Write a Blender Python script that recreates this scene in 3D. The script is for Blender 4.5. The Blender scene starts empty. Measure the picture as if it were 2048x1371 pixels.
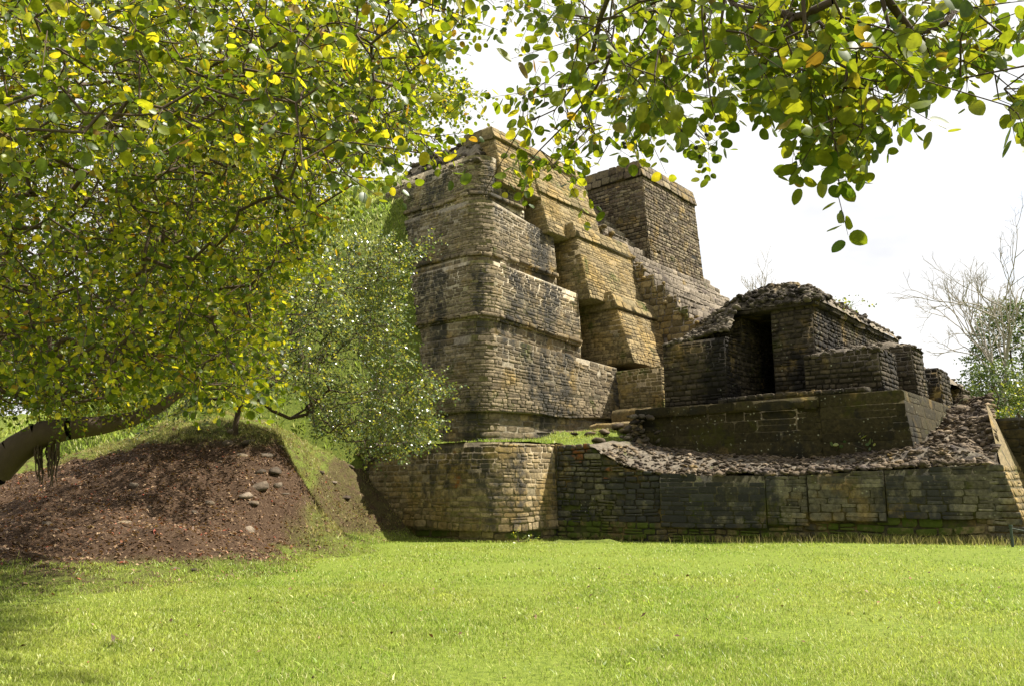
import bpy, math
import numpy as np
from mathutils import Matrix, Vector
rad = math.radians
RNG = np.random.default_rng(11)
SC = bpy.context.scene
COL = SC.collection

# ------------------------------------------------------------------ camera, sky, sun, exposure
FPX, CX, CY, PITCH, EYE = 1600.0, 1024.0, 685.5, rad(10.6), 1.6
cam = bpy.data.cameras.new('camera'); cam.sensor_width = 36.0; cam.sensor_fit = 'HORIZONTAL'
cam.lens = FPX / 2048 * 36.0; cam.clip_start = 0.05; cam.clip_end = 4000
camo = bpy.data.objects.new('camera', cam); COL.objects.link(camo)
camo.location = (0, 0, EYE); camo.rotation_euler = (rad(90) + PITCH, 0, 0); SC.camera = camo

SUN_EL, SUN_AZ = rad(54), rad(5)              # azimuth measured from +X towards +Y
SUND = np.array([math.cos(SUN_EL) * math.cos(SUN_AZ), math.cos(SUN_EL) * math.sin(SUN_AZ), math.sin(SUN_EL)])
world = bpy.data.worlds.new('World'); SC.world = world; world.use_nodes = True
wn = world.node_tree; wn.nodes.clear()
def wnode(t, **k):
    n = wn.nodes.new(t)
    for a, b in k.items(): setattr(n, a, b)
    return n
sky = wnode('ShaderNodeTexSky', sky_type='NISHITA', sun_disc=False, sun_elevation=SUN_EL, sun_rotation=rad(90) - SUN_AZ)
sky.air_density = 1.0; sky.dust_density = 3.0; sky.ozone_density = 1.0
skm = wnode('ShaderNodeVectorMath', operation='SCALE'); skm.inputs['Scale'].default_value = 0.10
wn.links.new(sky.outputs[0], skm.inputs[0])
tc = wnode('ShaderNodeTexCoord')
sp = wnode('ShaderNodeSeparateXYZ'); wn.links.new(tc.outputs['Generated'], sp.inputs[0])
zz = wnode('ShaderNodeMath', operation='MAXIMUM'); wn.links.new(sp.outputs['Z'], zz.inputs[0]); zz.inputs[1].default_value = 0.02
za = wnode('ShaderNodeMath', operation='ADD'); wn.links.new(zz.outputs[0], za.inputs[0]); za.inputs[1].default_value = 0.25
dv = wnode('ShaderNodeVectorMath', operation='DIVIDE'); cb = wnode('ShaderNodeCombineXYZ')
for i in range(3): wn.links.new(za.outputs[0], cb.inputs[i])
wn.links.new(tc.outputs['Generated'], dv.inputs[0]); wn.links.new(cb.outputs[0], dv.inputs[1])
n1 = wnode('ShaderNodeTexNoise'); n1.inputs['Scale'].default_value = 1.5; n1.inputs['Detail'].default_value = 7; n1.inputs['Roughness'].default_value = 0.55
wn.links.new(dv.outputs[0], n1.inputs['Vector'])
cr = wnode('ShaderNodeValToRGB'); cr.color_ramp.elements[0].position = 0.28; cr.color_ramp.elements[1].position = 0.46
wn.links.new(n1.outputs['Fac'], cr.inputs[0])
n2 = wnode('ShaderNodeTexNoise'); n2.inputs['Scale'].default_value = 2.2; n2.inputs['Detail'].default_value = 5
mo = wnode('ShaderNodeVectorMath', operation='ADD'); mo.inputs[1].default_value = (5.6, 2.7, 1.3)
wn.links.new(dv.outputs[0], mo.inputs[0]); wn.links.new(mo.outputs[0], n2.inputs['Vector'])
cc = wnode('ShaderNodeValToRGB')
cc.color_ramp.elements[0].position = 0.28; cc.color_ramp.elements[0].color = (0.32, 0.325, 0.34, 1)
cc.color_ramp.elements[1].position = 0.46; cc.color_ramp.elements[1].color = (0.40, 0.40, 0.40, 1)
wn.links.new(n2.outputs['Fac'], cc.inputs[0])
wm = wnode('ShaderNodeMix', data_type='RGBA')
wn.links.new(cr.outputs[0], wm.inputs[0]); wn.links.new(skm.outputs[0], wm.inputs[6]); wn.links.new(cc.outputs[0], wm.inputs[7])
bg = wnode('ShaderNodeBackground'); bg.inputs['Strength'].default_value = 1.0
wn.links.new(wm.outputs[2], bg.inputs[0])
wo = wnode('ShaderNodeOutputWorld'); wn.links.new(bg.outputs[0], wo.inputs[0])
sl = bpy.data.lights.new('sun', 'SUN'); sl.energy = 5.0; sl.angle = rad(0.53); sl.color = (1.0, 0.95, 0.86)
slo = bpy.data.objects.new('sun', sl); COL.objects.link(slo)
slo.rotation_euler = Vector(tuple(SUND)).to_track_quat('Z', 'Y').to_euler()
vs = SC.view_settings; vs.view_transform = 'Standard'; vs.look = 'None'; vs.gamma = 1.0; vs.exposure = 1.5; vs.use_curve_mapping = False
SC.cycles.max_bounces = 6; SC.cycles.diffuse_bounces = 3; SC.cycles.glossy_bounces = 2; SC.cycles.transmission_bounces = 4
SC.cycles.use_denoising = True
SC.cycles.sample_clamp_indirect = 6

# ------------------------------------------------------------------ geometry helpers
def ray(x, y):
    a = (x - CX) / FPX; b = (CY - y) / FPX
    return np.array([a, math.cos(PITCH) - b * math.sin(PITCH), math.sin(PITCH) + b * math.cos(PITCH)])
def P(x, y, Y):
    d = ray(x, y); return np.array([0, 0, EYE]) + d * (Y / d[1])
TH = math.atan(0.845)
U = np.array([math.sin(TH), math.cos(TH), 0.0]); N = np.array([math.cos(TH), -math.sin(TH), 0.0]); Z = np.array([0, 0, 1.0])
O = np.array([-1.24, 31.0, 0.0])
def W(a, b, z): return O + a * U + b * N + z * Z
def L(q): r = np.asarray(q) - O; return np.array([r @ U, r @ N, r[2]])
def project(q):
    q = np.atleast_2d(q); r = q - np.array([0, 0, EYE])
    yc = r[:, 1] * math.cos(PITCH) + r[:, 2] * math.sin(PITCH); zc = -r[:, 1] * math.sin(PITCH) + r[:, 2] * math.cos(PITCH)
    yc = np.where(yc < 0.05, 0.05, yc)
    return np.stack([CX + FPX * r[:, 0] / yc, CY - FPX * zc / yc, yc], 1)
def smooth(x, a, b):
    t = np.clip((x - a) / (b - a), 0, 1); return t * t * (3 - 2 * t)

class VNoise:                                       # cheap value noise for modelling
    def __init__(s, seed): s.t = np.random.default_rng(seed).random((64, 64))
    def __call__(s, x, y):
        x = np.asarray(x, float); y = np.asarray(y, float)
        xi = np.floor(x).astype(int); yi = np.floor(y).astype(int); fx = x - xi; fy = y - yi
        fx = fx * fx * (3 - 2 * fx); fy = fy * fy * (3 - 2 * fy); g = lambda i, j: s.t[i % 64, j % 64]
        return (g(xi, yi) * (1 - fx) + g(xi + 1, yi) * fx) * (1 - fy) + (g(xi, yi + 1) * (1 - fx) + g(xi + 1, yi + 1) * fx) * fy - 0.5
VN = VNoise(3)
def fbm(x, y): return VN(x, y) + 0.5 * VN(x * 2.1 + 5, y * 2.1 + 9) + 0.25 * VN(x * 4.3 + 1, y * 4.3 + 3)

def mesh_from(name, verts, faces, mat=None, smooth_shade=False):
    """verts (n,3); faces: a (m,k) array, or a list of such arrays with different k"""
    if not isinstance(faces, (list, tuple)): faces = [faces]
    faces = [np.asarray(f, np.int32) for f in faces if len(f)]
    me = bpy.data.meshes.new(name); verts = np.asarray(verts, np.float32)
    nl = sum(f.size for f in faces); npoly = sum(len(f) for f in faces)
    me.vertices.add(len(verts)); me.vertices.foreach_set('co', verts.ravel())
    me.loops.add(nl); me.loops.foreach_set('vertex_index', np.concatenate([f.ravel() for f in faces]))
    st = []; c = 0
    for f in faces: st.append(c + np.arange(len(f)) * f.shape[1]); c += f.size
    me.polygons.add(npoly); me.polygons.foreach_set('loop_start', np.concatenate(st).astype(np.int32))
    if smooth_shade: me.polygons.foreach_set('use_smooth', np.ones(npoly, bool))
    me.update(calc_edges=True)
    if mat: me.materials.append(mat)
    return me
def link(name, me, parent=None, matrix=None):
    o = bpy.data.objects.new(name, me); COL.objects.link(o)
    if parent is not None: o.parent = parent
    if matrix is not None: o.matrix_basis = matrix
    return o
def tag(o, label=None, cat=None, group=None, kind=None):
    for k, v in (('label', label), ('category', cat), ('group', group), ('kind', kind)):
        if v: o[k] = v
    return o
def thing(name, label, cat, group=None): return tag(link(name, None), label, cat, group)   # parts are kept in world coordinates

def unit(v): return v / np.maximum(np.linalg.norm(v, axis=-1, keepdims=True), 1e-9)
class Acc:                                          # collects quads and triangles for one mesh
    def __init__(s): s.v = []; s.q = []; s.t = []; s.n = 0
    def add(s, v, q=None, t=None):
        v = np.asarray(v, float).reshape(-1, 3)
        if q is not None and len(q): s.q.append(np.asarray(q, np.int32) + s.n)
        if t is not None and len(t): s.t.append(np.asarray(t, np.int32) + s.n)
        s.v.append(v); s.n += len(v)
    def hexa(s, c):                                 # 8 corners: bottom four counter-clockwise, top four
        s.add(c, q=[[0, 3, 2, 1], [4, 5, 6, 7], [0, 1, 5, 4], [1, 2, 6, 5], [2, 3, 7, 6], [3, 0, 4, 7]])
    def grid(s, g):
        n, m = g.shape[:2]; i, j = np.meshgrid(np.arange(n - 1), np.arange(m - 1), indexing='ij')
        k = (i * m + j).ravel(); s.add(g.reshape(-1, 3), q=np.stack([k, k + m, k + m + 1, k + 1], 1))
    def build(s, name, mat, parent=None, smooth_shade=False):
        f = [np.concatenate(x) for x in (s.q, s.t) if x]
        return link(name, mesh_from(name, np.concatenate(s.v), f, mat, smooth_shade), parent)

# ------------------------------------------------------------------ materials
class NT:
    def __init__(s, name):
        s.m = bpy.data.materials.new(name); s.m.use_nodes = True; s.t = s.m.node_tree; s.t.nodes.clear()
        s.out = s.t.nodes.new('ShaderNodeOutputMaterial'); g = s.n('ShaderNodeNewGeometry'); s.geo = g; s.pos = g.outputs['Position']
    def n(s, t, **k):
        x = s.t.nodes.new(t)
        for a, b in k.items(): setattr(x, a, b)
        return x
    def put(s, sock, v):
        if isinstance(v, bpy.types.NodeSocket): s.t.links.new(v, sock)
        elif isinstance(v, (tuple, list)) and len(v) == 3 and sock.type == 'RGBA': sock.default_value = (*v, 1)
        else: sock.default_value = v
    def math(s, op, a, b=0.0, clamp=False):
        x = s.n('ShaderNodeMath', operation=op, use_clamp=clamp); s.put(x.inputs[0], a); s.put(x.inputs[1], b); return x.outputs[0]
    def vec(s, stretch=(1, 1, 1), off=(0, 0, 0), src=None):
        x = s.n('ShaderNodeMapping'); s.put(x.inputs['Vector'], src or s.pos); x.inputs['Scale'].default_value = stretch; x.inputs['Location'].default_value = off; return x.outputs[0]
    def noise(s, scale, detail=4, rough=0.55, stretch=(1, 1, 1), off=(0, 0, 0), src=None):
        x = s.n('ShaderNodeTexNoise'); s.put(x.inputs['Vector'], s.vec(stretch, off, src)); x.inputs['Scale'].default_value = scale
        x.inputs['Detail'].default_value = detail; x.inputs['Roughness'].default_value = rough; return x.outputs['Fac']
    def ramp(s, fac, lo, hi, a=0.0, b=1.0):
        x = s.n('ShaderNodeMapRange'); x.interpolation_type = 'SMOOTHSTEP'
        s.put(x.inputs[0], fac); x.inputs[1].default_value = lo; x.inputs[2].default_value = hi; x.inputs[3].default_value = a; x.inputs[4].default_value = b; return x.outputs[0]
    def mix(s, fac, a, b, mode='MIX'):
        x = s.n('ShaderNodeMix', data_type='RGBA', blend_type=mode); s.put(x.inputs[0], fac); s.put(x.inputs[6], a); s.put(x.inputs[7], b); return x.outputs[2]
    def scale(s, col, f):
        x = s.n('ShaderNodeVectorMath', operation='SCALE'); s.put(x.inputs[0], col); s.put(x.inputs['Scale'], f); return x.outputs[0]
    def rnd(s):                                     # a value for each piece, joined or single
        o = s.n('ShaderNodeObjectInfo'); return s.math('FRACT', s.math('ADD', s.geo.outputs['Random Per Island'], o.outputs['Random']))
    def spot(s, c, r):                              # a blotch round a point
        x = s.n('ShaderNodeVectorMath', operation='DISTANCE'); s.put(x.inputs[0], s.pos); x.inputs[1].default_value = tuple(c)
        d = s.math('SUBTRACT', x.outputs['Value'], s.math('MULTIPLY', s.math('SUBTRACT', s.noise(2.5, 4), 0.5), r * 2.2)); return s.ramp(d, r * 0.6, r, 1, 0)
    def bsdf(s, col, rough=0.9, spec=0.2, bump=None, dist=0.02, strength=0.5):
        b = s.n('ShaderNodeBsdfPrincipled'); s.put(b.inputs['Base Color'], col); s.put(b.inputs['Roughness'], rough); b.inputs['Specular IOR Level'].default_value = spec
        if bump is not None:
            u = s.n('ShaderNodeBump'); u.inputs['Strength'].default_value = strength; u.inputs['Distance'].default_value = dist
            s.put(u.inputs['Height'], bump); s.t.links.new(u.outputs[0], b.inputs['Normal'])
        s.t.links.new(b.outputs[0], s.out.inputs[0]); return b

def stone_mat(name, c1, c2, black=0.5, blackc=(0.022, 0.021, 0.018), moss=0.3, mossc=(0.05, 0.06, 0.012), orange=0.15, white=0.3, seed=0.0, spots=(), gold=0.35, streak=0.4, whitec=(0.42, 0.39, 0.31), lichen=0.0):
    t = NT(name); o = (seed, seed * 1.7, seed * .6); r = t.rnd()
    col = t.mix(r, c1, c2)
    col = t.mix(t.ramp(t.noise(0.8, 3, off=o), 0.62 - 0.25 * gold, 0.78 - 0.2 * gold, 0, 0.75), col, (0.20, 0.135, 0.045))
    v = t.math('ADD', t.math('MULTIPLY', t.math('FRACT', t.math('MULTIPLY', r, 7.31)), 0.75), 0.62)
    col = t.scale(col, v)
    col = t.scale(col, t.ramp(t.noise(9, 5, 0.65, off=o), 0.25, 0.75, 0.55, 1.4))
    if moss: col = t.mix(t.ramp(t.math('ADD', t.noise(0.75, 6, 0.62, stretch=(1, 1, 0.8), off=(o[0] + 9, 4, 2)), t.math('MULTIPLY', t.math('SUBTRACT', t.noise(8, 4), 0.5), 0.3)), 0.68 - 0.3 * moss, 0.80 - 0.3 * moss, 0, 0.85), col, t.mix(t.noise(6, 3), (mossc[0] * .6, mossc[1] * .6, mossc[2]), (mossc[0] * 1.5, mossc[1] * 1.4, mossc[2])))
    if black:
        s1 = t.noise(0.55, 6, 0.62, stretch=(1, 1, streak), off=o); s2 = t.noise(3.0, 5, 0.7, off=(o[0], 2, 5))
        st = t.math('ADD', s1, t.math('MULTIPLY', t.math('SUBTRACT', s2, 0.5), 0.5))
        col = t.mix(t.ramp(st, 0.70 - 0.32 * black, 0.84 - 0.32 * black, 0, 0.9), col, t.mix(r, blackc, tuple(1.9 * x for x in blackc)))
    if orange: col = t.mix(t.ramp(t.noise(1.1, 4, 0.6, off=(o[0] + 3, 8, 1)), 0.76 - 0.2 * orange, 0.82 - 0.2 * orange, 0, 0.8), col, (0.26, 0.085, 0.015))
    for c, rr in spots: col = t.mix(t.math('MULTIPLY', t.spot(c, rr), t.ramp(t.noise(7, 4), .35, .6, .1, .75)), col, (0.20, 0.06, 0.012))
    if white: col = t.mix(t.ramp(t.noise(5.5, 5, 0.72, stretch=(1, 1, 2.2), off=(o[0] + 1, 2, 8)), 0.74 - 0.16 * white, 0.80 - 0.16 * white, 0, 0.85), col, whitec)
    if lichen:
        vx = t.n('ShaderNodeTexVoronoi'); vx.inputs['Scale'].default_value = 7.0; t.put(vx.inputs['Vector'], t.pos)
        pat = t.math('MULTIPLY', t.ramp(vx.outputs['Distance'], 0.16, 0.22, 1, 0), t.ramp(t.math('ADD', t.noise(1.1, 3, off=(o[0], 6, 3)), t.math('MULTIPLY', t.math('SUBTRACT', t.noise(9, 3), .5), .5)), 0.60 - .2 * lichen, 0.66 - .2 * lichen))
        col = t.mix(t.math('MULTIPLY', pat, t.ramp(t.noise(5, 2), .35, .65, .15, .85)), col, (0.30, 0.29, 0.20))
    h = t.math('ADD', t.noise(14, 6, 0.7, off=o), t.math('MULTIPLY', t.noise(50, 3, 0.6), 0.4))
    t.bsdf(col, 0.93, 0.15, h, 0.03, 0.8); return t.m

M = {}
TAN1, TAN2 = (0.118, 0.091, 0.056), (0.185, 0.146, 0.090)
M['tower'] = stone_mat('weathered tan limestone', TAN1, TAN2, black=0.74, moss=0.30, orange=0.06, white=0.47, seed=1, streak=.3)
M['tower_mortar'] = stone_mat('pale lime mortar', (0.30, 0.255, 0.175), (0.34, 0.29, 0.20), black=0.74, blackc=(0.065, 0.056, 0.040), moss=0.3, orange=0, white=0.3, seed=1, streak=.3)
M['buttress'] = stone_mat('ochre limestone', (0.15, 0.115, 0.055), (0.20, 0.15, 0.075), black=0.30, moss=0.42, orange=0.05, white=0.2, seed=5, gold=0.7)
M['buttress_mortar'] = stone_mat('ochre mortar', (0.15, 0.12, 0.06), (0.17, 0.13, 0.07), black=0.3, moss=0.4, orange=0, white=0.1, seed=5)
M['bastion'] = stone_mat('golden brown limestone', (0.16, 0.118, 0.060), (0.24, 0.185, 0.105), black=0.68, moss=0.25, orange=0.12, white=0.38, seed=9, gold=0.75, streak=0.22,
                         spots=((P(918, 960, 27.9), 0.36), (P(912, 905, 27.9), 0.2), (P(985, 1035, 26.8), 0.18)))
M['bastion_mortar'] = stone_mat('bastion mortar', (0.26, 0.21, 0.13), (0.28, 0.23, 0.14), black=0.68, blackc=(0.06, 0.05, 0.034), moss=0.25, orange=0.1, white=0.3, seed=9, streak=0.22)
M['lower'] = stone_mat('blackened mossy masonry', (0.085, 0.075, 0.048), (0.13, 0.115, 0.075), black=0.95, blackc=(0.022, 0.022, 0.021), moss=0.50, mossc=(0.045, 0.048, 0.006), orange=0.12, white=0.5, seed=14, gold=0.3, streak=0.25, lichen=.25,
                       spots=((P(1165, 905, 28.8), 0.4), (P(1215, 945, 28.2), 0.22)))
M['lower_mortar'] = stone_mat('dark mossy mortar', (0.04, 0.036, 0.018), (0.045, 0.04, 0.02), black=0.6, moss=0.55, mossc=(0.05, 0.065, 0.01), orange=0.05, white=0.1, seed=14)
M['moss_base'] = stone_mat('mossy footing stone', (0.10, 0.078, 0.032), (0.14, 0.11, 0.05), black=0.4, moss=0.85, mossc=(0.045, 0.075, 0.006), orange=0.25, white=0.2, seed=20)
M['terrace'] = stone_mat('dark mossy plaster', (0.034, 0.027, 0.011), (0.038, 0.030, 0.013), black=0.6, blackc=(0.010, 0.009, 0.006), moss=0.42, mossc=(0.036, 0.036, 0.006), orange=0.02, white=0.2, seed=25, gold=0.2, streak=1.0, whitec=(0.4, 0.37, 0.28), lichen=.55)
M['shrine'] = stone_mat('blackened limestone', (0.040, 0.031, 0.019), (0.066, 0.052, 0.033), black=0.74, blackc=(0.008, 0.007, 0.006), moss=0.30, mossc=(0.04, 0.04, 0.012), orange=0.08, white=0.36, seed=31, gold=0.25, lichen=.3)
M['shrine_mortar'] = stone_mat('blackened mortar', (0.035, 0.028, 0.018), (0.04, 0.032, 0.02), black=0.65, blackc=(0.008, 0.007, 0.006), moss=0.3, orange=0.05, white=0.12, seed=31)
M['upper'] = stone_mat('dark reddish limestone', (0.085, 0.062, 0.042), (0.16, 0.13, 0.082), black=0.52, blackc=(0.022, 0.015, 0.012), moss=0.2, orange=0.14, white=0.35, seed=38, gold=0.4)
M['stair'] = stone_mat('plastered stair stone', (0.125, 0.102, 0.075), (0.20, 0.165, 0.122), black=0.5, blackc=(0.05, 0.038, 0.033), moss=0.12, orange=0.02, white=0.62, seed=44, gold=0.0, whitec=(0.55, 0.48, 0.41))
M['rubble'] = stone_mat('broken rubble', (0.045, 0.033, 0.022), (0.165, 0.125, 0.082), black=0.5, blackc=(0.035, 0.028, 0.024), moss=0.14, orange=0.10, white=0.35, seed=51, gold=0.1)
M['rubble_dark'] = stone_mat('dark rubble', (0.055, 0.043, 0.03), (0.15, 0.125, 0.09), black=0.58, blackc=(0.016, 0.013, 0.011), moss=0.25, orange=0.08, white=0.3, seed=57, gold=0.2)
M['rock'] = stone_mat('loose rock', (0.075, 0.056, 0.038), (0.15, 0.118, 0.085), black=0.45, moss=0.2, orange=0.0, white=0.2, seed=63, gold=0.2)

def grass_ground(name, a, b, c, dirt=0.3, dirtc=(0.13, 0.10, 0.055)):
    t = NT(name); col = t.mix(t.noise(0.35, 5, 0.6), a, b)
    col = t.mix(t.ramp(t.noise(11, 5, 0.7), 0.35, 0.7), col, c)
    if dirt: col = t.mix(t.ramp(t.noise(0.9, 6, 0.65, off=(4, 1, 0)), 0.78 - 0.35 * dirt, 0.88 - 0.35 * dirt, 0, 0.8), col, dirtc)
    t.bsdf(col, 0.95, 0.1, t.noise(30, 5, 0.7), 0.04, 0.8); return t.m
M['lawn'] = grass_ground('lawn turf', (0.13, 0.18, 0.024), (0.18, 0.205, 0.035), (0.08, 0.11, 0.016), 0.25)
M['slope'] = grass_ground('overgrown slope turf', (0.10, 0.13, 0.02), (0.14, 0.15, 0.03), (0.05, 0.075, 0.012), 0.35)
M['ledge'] = grass_ground('ledge turf', (0.11, 0.15, 0.02), (0.13, 0.15, 0.03), (0.07, 0.09, 0.02), 0.45)
def mound_mat():
    t = NT('brown earth under leaf litter')
    col = t.mix(t.noise(1.3, 6, 0.65), (0.034, 0.020, 0.012), (0.068, 0.042, 0.025))
    col = t.mix(t.ramp(t.noise(16, 6, 0.75), 0.48, 0.70), col, (0.14, 0.092, 0.055))
    col = t.mix(t.ramp(t.noise(24, 4, 0.7, off=(3, 3, 3)), 0.62, 0.7, 0, 0.8), col, (0.025, 0.016, 0.010))
    g = t.n('ShaderNodeVertexColor'); g.layer_name = 'turf'      # where turf has taken hold on the mound
    f = t.math('MULTIPLY', g.outputs['Color'], t.ramp(t.noise(3.5, 6, 0.7), 0.32, 0.55))
    col = t.mix(f, col, t.mix(t.ramp(t.noise(12, 5, 0.7), 0.35, 0.7), (0.12, 0.145, 0.025), (0.07, 0.085, 0.018)))
    t.bsdf(col, 0.95, 0.1, t.noise(22, 6, 0.75), 0.06, 1.0); return t.m
M['mound'] = mound_mat()

def leaf_mat(name, stops, trans=0.5, rough=0.45, spec=0.35, tboost=1.35):
    t = NT(name); r = t.rnd(); x = t.n('ShaderNodeValToRGB'); e = x.color_ramp.elements
    while len(e) < len(stops): e.new(0.5)
    for i, (p, c) in enumerate(stops): e[i].position = p; e[i].color = (*c, 1)
    t.put(x.inputs[0], r); col = x.outputs[0]
    col = t.scale(col, t.ramp(t.noise(40, 2), 0.3, 0.7, 0.8, 1.2))
    b = t.bsdf(col, rough, spec)
    tr = t.n('ShaderNodeBsdfTranslucent'); t.put(tr.inputs[0], t.mix(1.0, t.scale(col, tboost), (1.25, 1.1, 0.45), 'MULTIPLY'))
    ms = t.n('ShaderNodeMixShader'); ms.inputs[0].default_value = trans
    t.t.links.new(b.outputs[0], ms.inputs[1]); t.t.links.new(tr.outputs[0], ms.inputs[2]); t.t.links.new(ms.outputs[0], t.out.inputs[0]); return t.m
M['leaf'] = leaf_mat('yellow green leaf', [(0.0, (0.04, 0.07, 0.008)), (0.5, (0.10, 0.145, 0.010)), (0.8, (0.25, 0.28, 0.020)), (0.95, (0.34, 0.31, 0.025)), (1.0, (0.18, 0.10, 0.018))], 0.6, 0.4, 0.4)
M['leaf_dark'] = leaf_mat('olive green leaf', [(0.0, (0.055, 0.10, 0.012)), (0.5, (0.11, 0.15, 0.014)), (0.93, (0.18, 0.20, 0.018)), (1.0, (0.15, 0.10, 0.02))], 0.5, 0.45, 0.3)
M['leaf_small'] = leaf_mat('small glossy leaf', [(0.0, (0.040, 0.075, 0.026)), (0.5, (0.095, 0.135, 0.045)), (0.8, (0.20, 0.235, 0.06)), (1.0, (0.34, 0.33, 0.045))], 0.40, 0.30, 0.7)
M['leaf_far'] = leaf_mat('dull green leaf', [(0.0, (0.04, 0.075, 0.025)), (0.6, (0.08, 0.12, 0.04)), (1.0, (0.13, 0.16, 0.05))], 0.3, 0.5, 0.3)
M['litter'] = leaf_mat('dry fallen leaf', [(0.0, (0.045, 0.024, 0.014)), (0.5, (0.11, 0.062, 0.034)), (0.88, (0.24, 0.165, 0.09)), (1.0, (0.20, 0.04, 0.02))], 0.15, 0.6, 0.2)
def blade_mat(name, a, b, c, trans=0.45):
    t = NT(name); r = t.rnd(); col = t.mix(t.ramp(t.noise(0.28, 4, 0.6), 0.35, 0.65), a, b); col = t.mix(t.ramp(t.noise(1.1, 5, 0.65, off=(3, 8, 0)), .52, .68, 0, .75), col, tuple(.58 * x for x in a))
    col = t.mix(t.ramp(r, 0.72, 0.95), col, c); col = t.scale(col, t.math('ADD', t.math('MULTIPLY', t.math('FRACT', t.math('MULTIPLY', r, 5.3)), 0.7), 0.62))
    p = t.bsdf(col, 0.45, 0.35); tr = t.n('ShaderNodeBsdfTranslucent'); t.put(tr.inputs[0], t.scale(col, 1.3))
    ms = t.n('ShaderNodeMixShader'); ms.inputs[0].default_value = trans
    t.t.links.new(p.outputs[0], ms.inputs[1]); t.t.links.new(tr.outputs[0], ms.inputs[2]); t.t.links.new(ms.outputs[0], t.out.inputs[0]); return t.m
M['blade'] = blade_mat('grass blade', (0.20, 0.285, 0.032), (0.305, 0.345, 0.055), (0.43, 0.42, 0.16))
M['dry_blade'] = blade_mat('straw coloured grass', (0.22, 0.22, 0.05), (0.27, 0.24, 0.07), (0.36, 0.29, 0.13))
def bark_mat(name, a, b):
    t = NT(name); col = t.mix(t.noise(6, 6, 0.7, stretch=(1, 1, 0.35)), a, b); t.bsdf(col, 0.9, 0.2, t.noise(18, 5, 0.7, stretch=(1, 1, 0.3)), 0.02, 0.7); return t.m
M['bark'] = bark_mat('brown bark', (0.040, 0.028, 0.018), (0.105, 0.075, 0.05))
M['bark_pale'] = bark_mat('pale grey bark', (0.22, 0.19, 0.15), (0.34, 0.30, 0.25))
def plain(name, c, rough=0.6, metal=0.0):
    t = NT(name); b = t.bsdf(t.scale(t.mix(t.noise(20, 4), c, tuple(x * .6 for x in c)), 1.0), rough, 0.3); b.inputs['Metallic'].default_value = metal; return t.m
M['post'] = plain('dull green paint', (0.05, 0.07, 0.05)); M['berry'] = plain('dark berry', (0.02, 0.018, 0.015))

# ------------------------------------------------------------------ stones and masonry
def make_stone_variants():
    out = []; r = np.random.default_rng(5)
    for k in range(14):
        n = 8; cor = r.uniform(0.05, 0.16, 8); o = []
        for i, (sx, sy) in enumerate(((-1, -1), (1, -1), (1, 1), (-1, 1))):
            c = 0.5 - r.uniform(0, 0.05, 2); ax = 0.5 - cor[2 * i] - .02; ay = 0.5 - 1.6 * cor[2 * i + 1]
            pts = [(sx * c[0], sy * ay), (sx * ax, sy * c[1])]
            if (sx * sy) > 0: pts = pts[::-1] if sx < 0 else pts
            o += [(sx * ax, sy * c[1]), (sx * c[0], sy * ay)] if i in (1, 3) else [(sx * c[0], sy * ay), (sx * ax, sy * c[1])]
        o = np.array(o); ang = np.arctan2(o[:, 1], o[:, 0]); o = o[np.argsort(ang)]
        ins = r.uniform(0.78, 0.9)
        v = [np.c_[o, np.full(8, -1.0)], np.c_[o, np.full(8, 0.45) + r.uniform(-.12, .12, 8)], np.c_[o * [ins + .05, ins - .05], 0.85 + r.uniform(-.2, .2, 8)], [[r.uniform(-.15, .15), r.uniform(-.15, .15), 1.0 + r.uniform(-.15, .12)]]]
        q = []; t = []
        for ring in (0, 1):
            for i in range(8): j = (i + 1) % 8; q.append([ring * 8 + i, ring * 8 + j, ring * 8 + 8 + j, ring * 8 + 8 + i])
        for i in range(8): t.append([16 + i, 16 + (i + 1) % 8, 24])
        out.append((np.concatenate(v), np.array(q), np.array(t)))
    return out
STONES = make_stone_variants()
def make_rocks(n, seed):
    r = np.random.default_rng(seed); out = []; g = (1 + 5 ** .5) / 2
    base = np.array([(-1, g, 0), (1, g, 0), (-1, -g, 0), (1, -g, 0), (0, -1, g), (0, 1, g), (0, -1, -g), (0, 1, -g), (g, 0, -1), (g, 0, 1), (-g, 0, -1), (-g, 0, 1)], float); base /= np.linalg.norm(base[0])
    f = np.array([(0, 11, 5), (0, 5, 1), (0, 1, 7), (0, 7, 10), (0, 10, 11), (1, 5, 9), (5, 11, 4), (11, 10, 2), (10, 7, 6), (7, 1, 8), (3, 9, 4), (3, 4, 2), (3, 2, 6), (3, 6, 8), (3, 8, 9), (4, 9, 5), (2, 4, 11), (6, 2, 10), (8, 6, 7), (9, 8, 1)])
    for k in range(n):
        v = base * r.uniform(0.6, 1.15, (12, 1)); v = np.sign(v) * np.abs(v) ** 0.75 * r.uniform(.85, 1.1, (12, 3))
        out.append((v * 0.5, np.zeros((0, 4), int), f))
    return out
ROCKS = make_rocks(10, 8)

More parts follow.
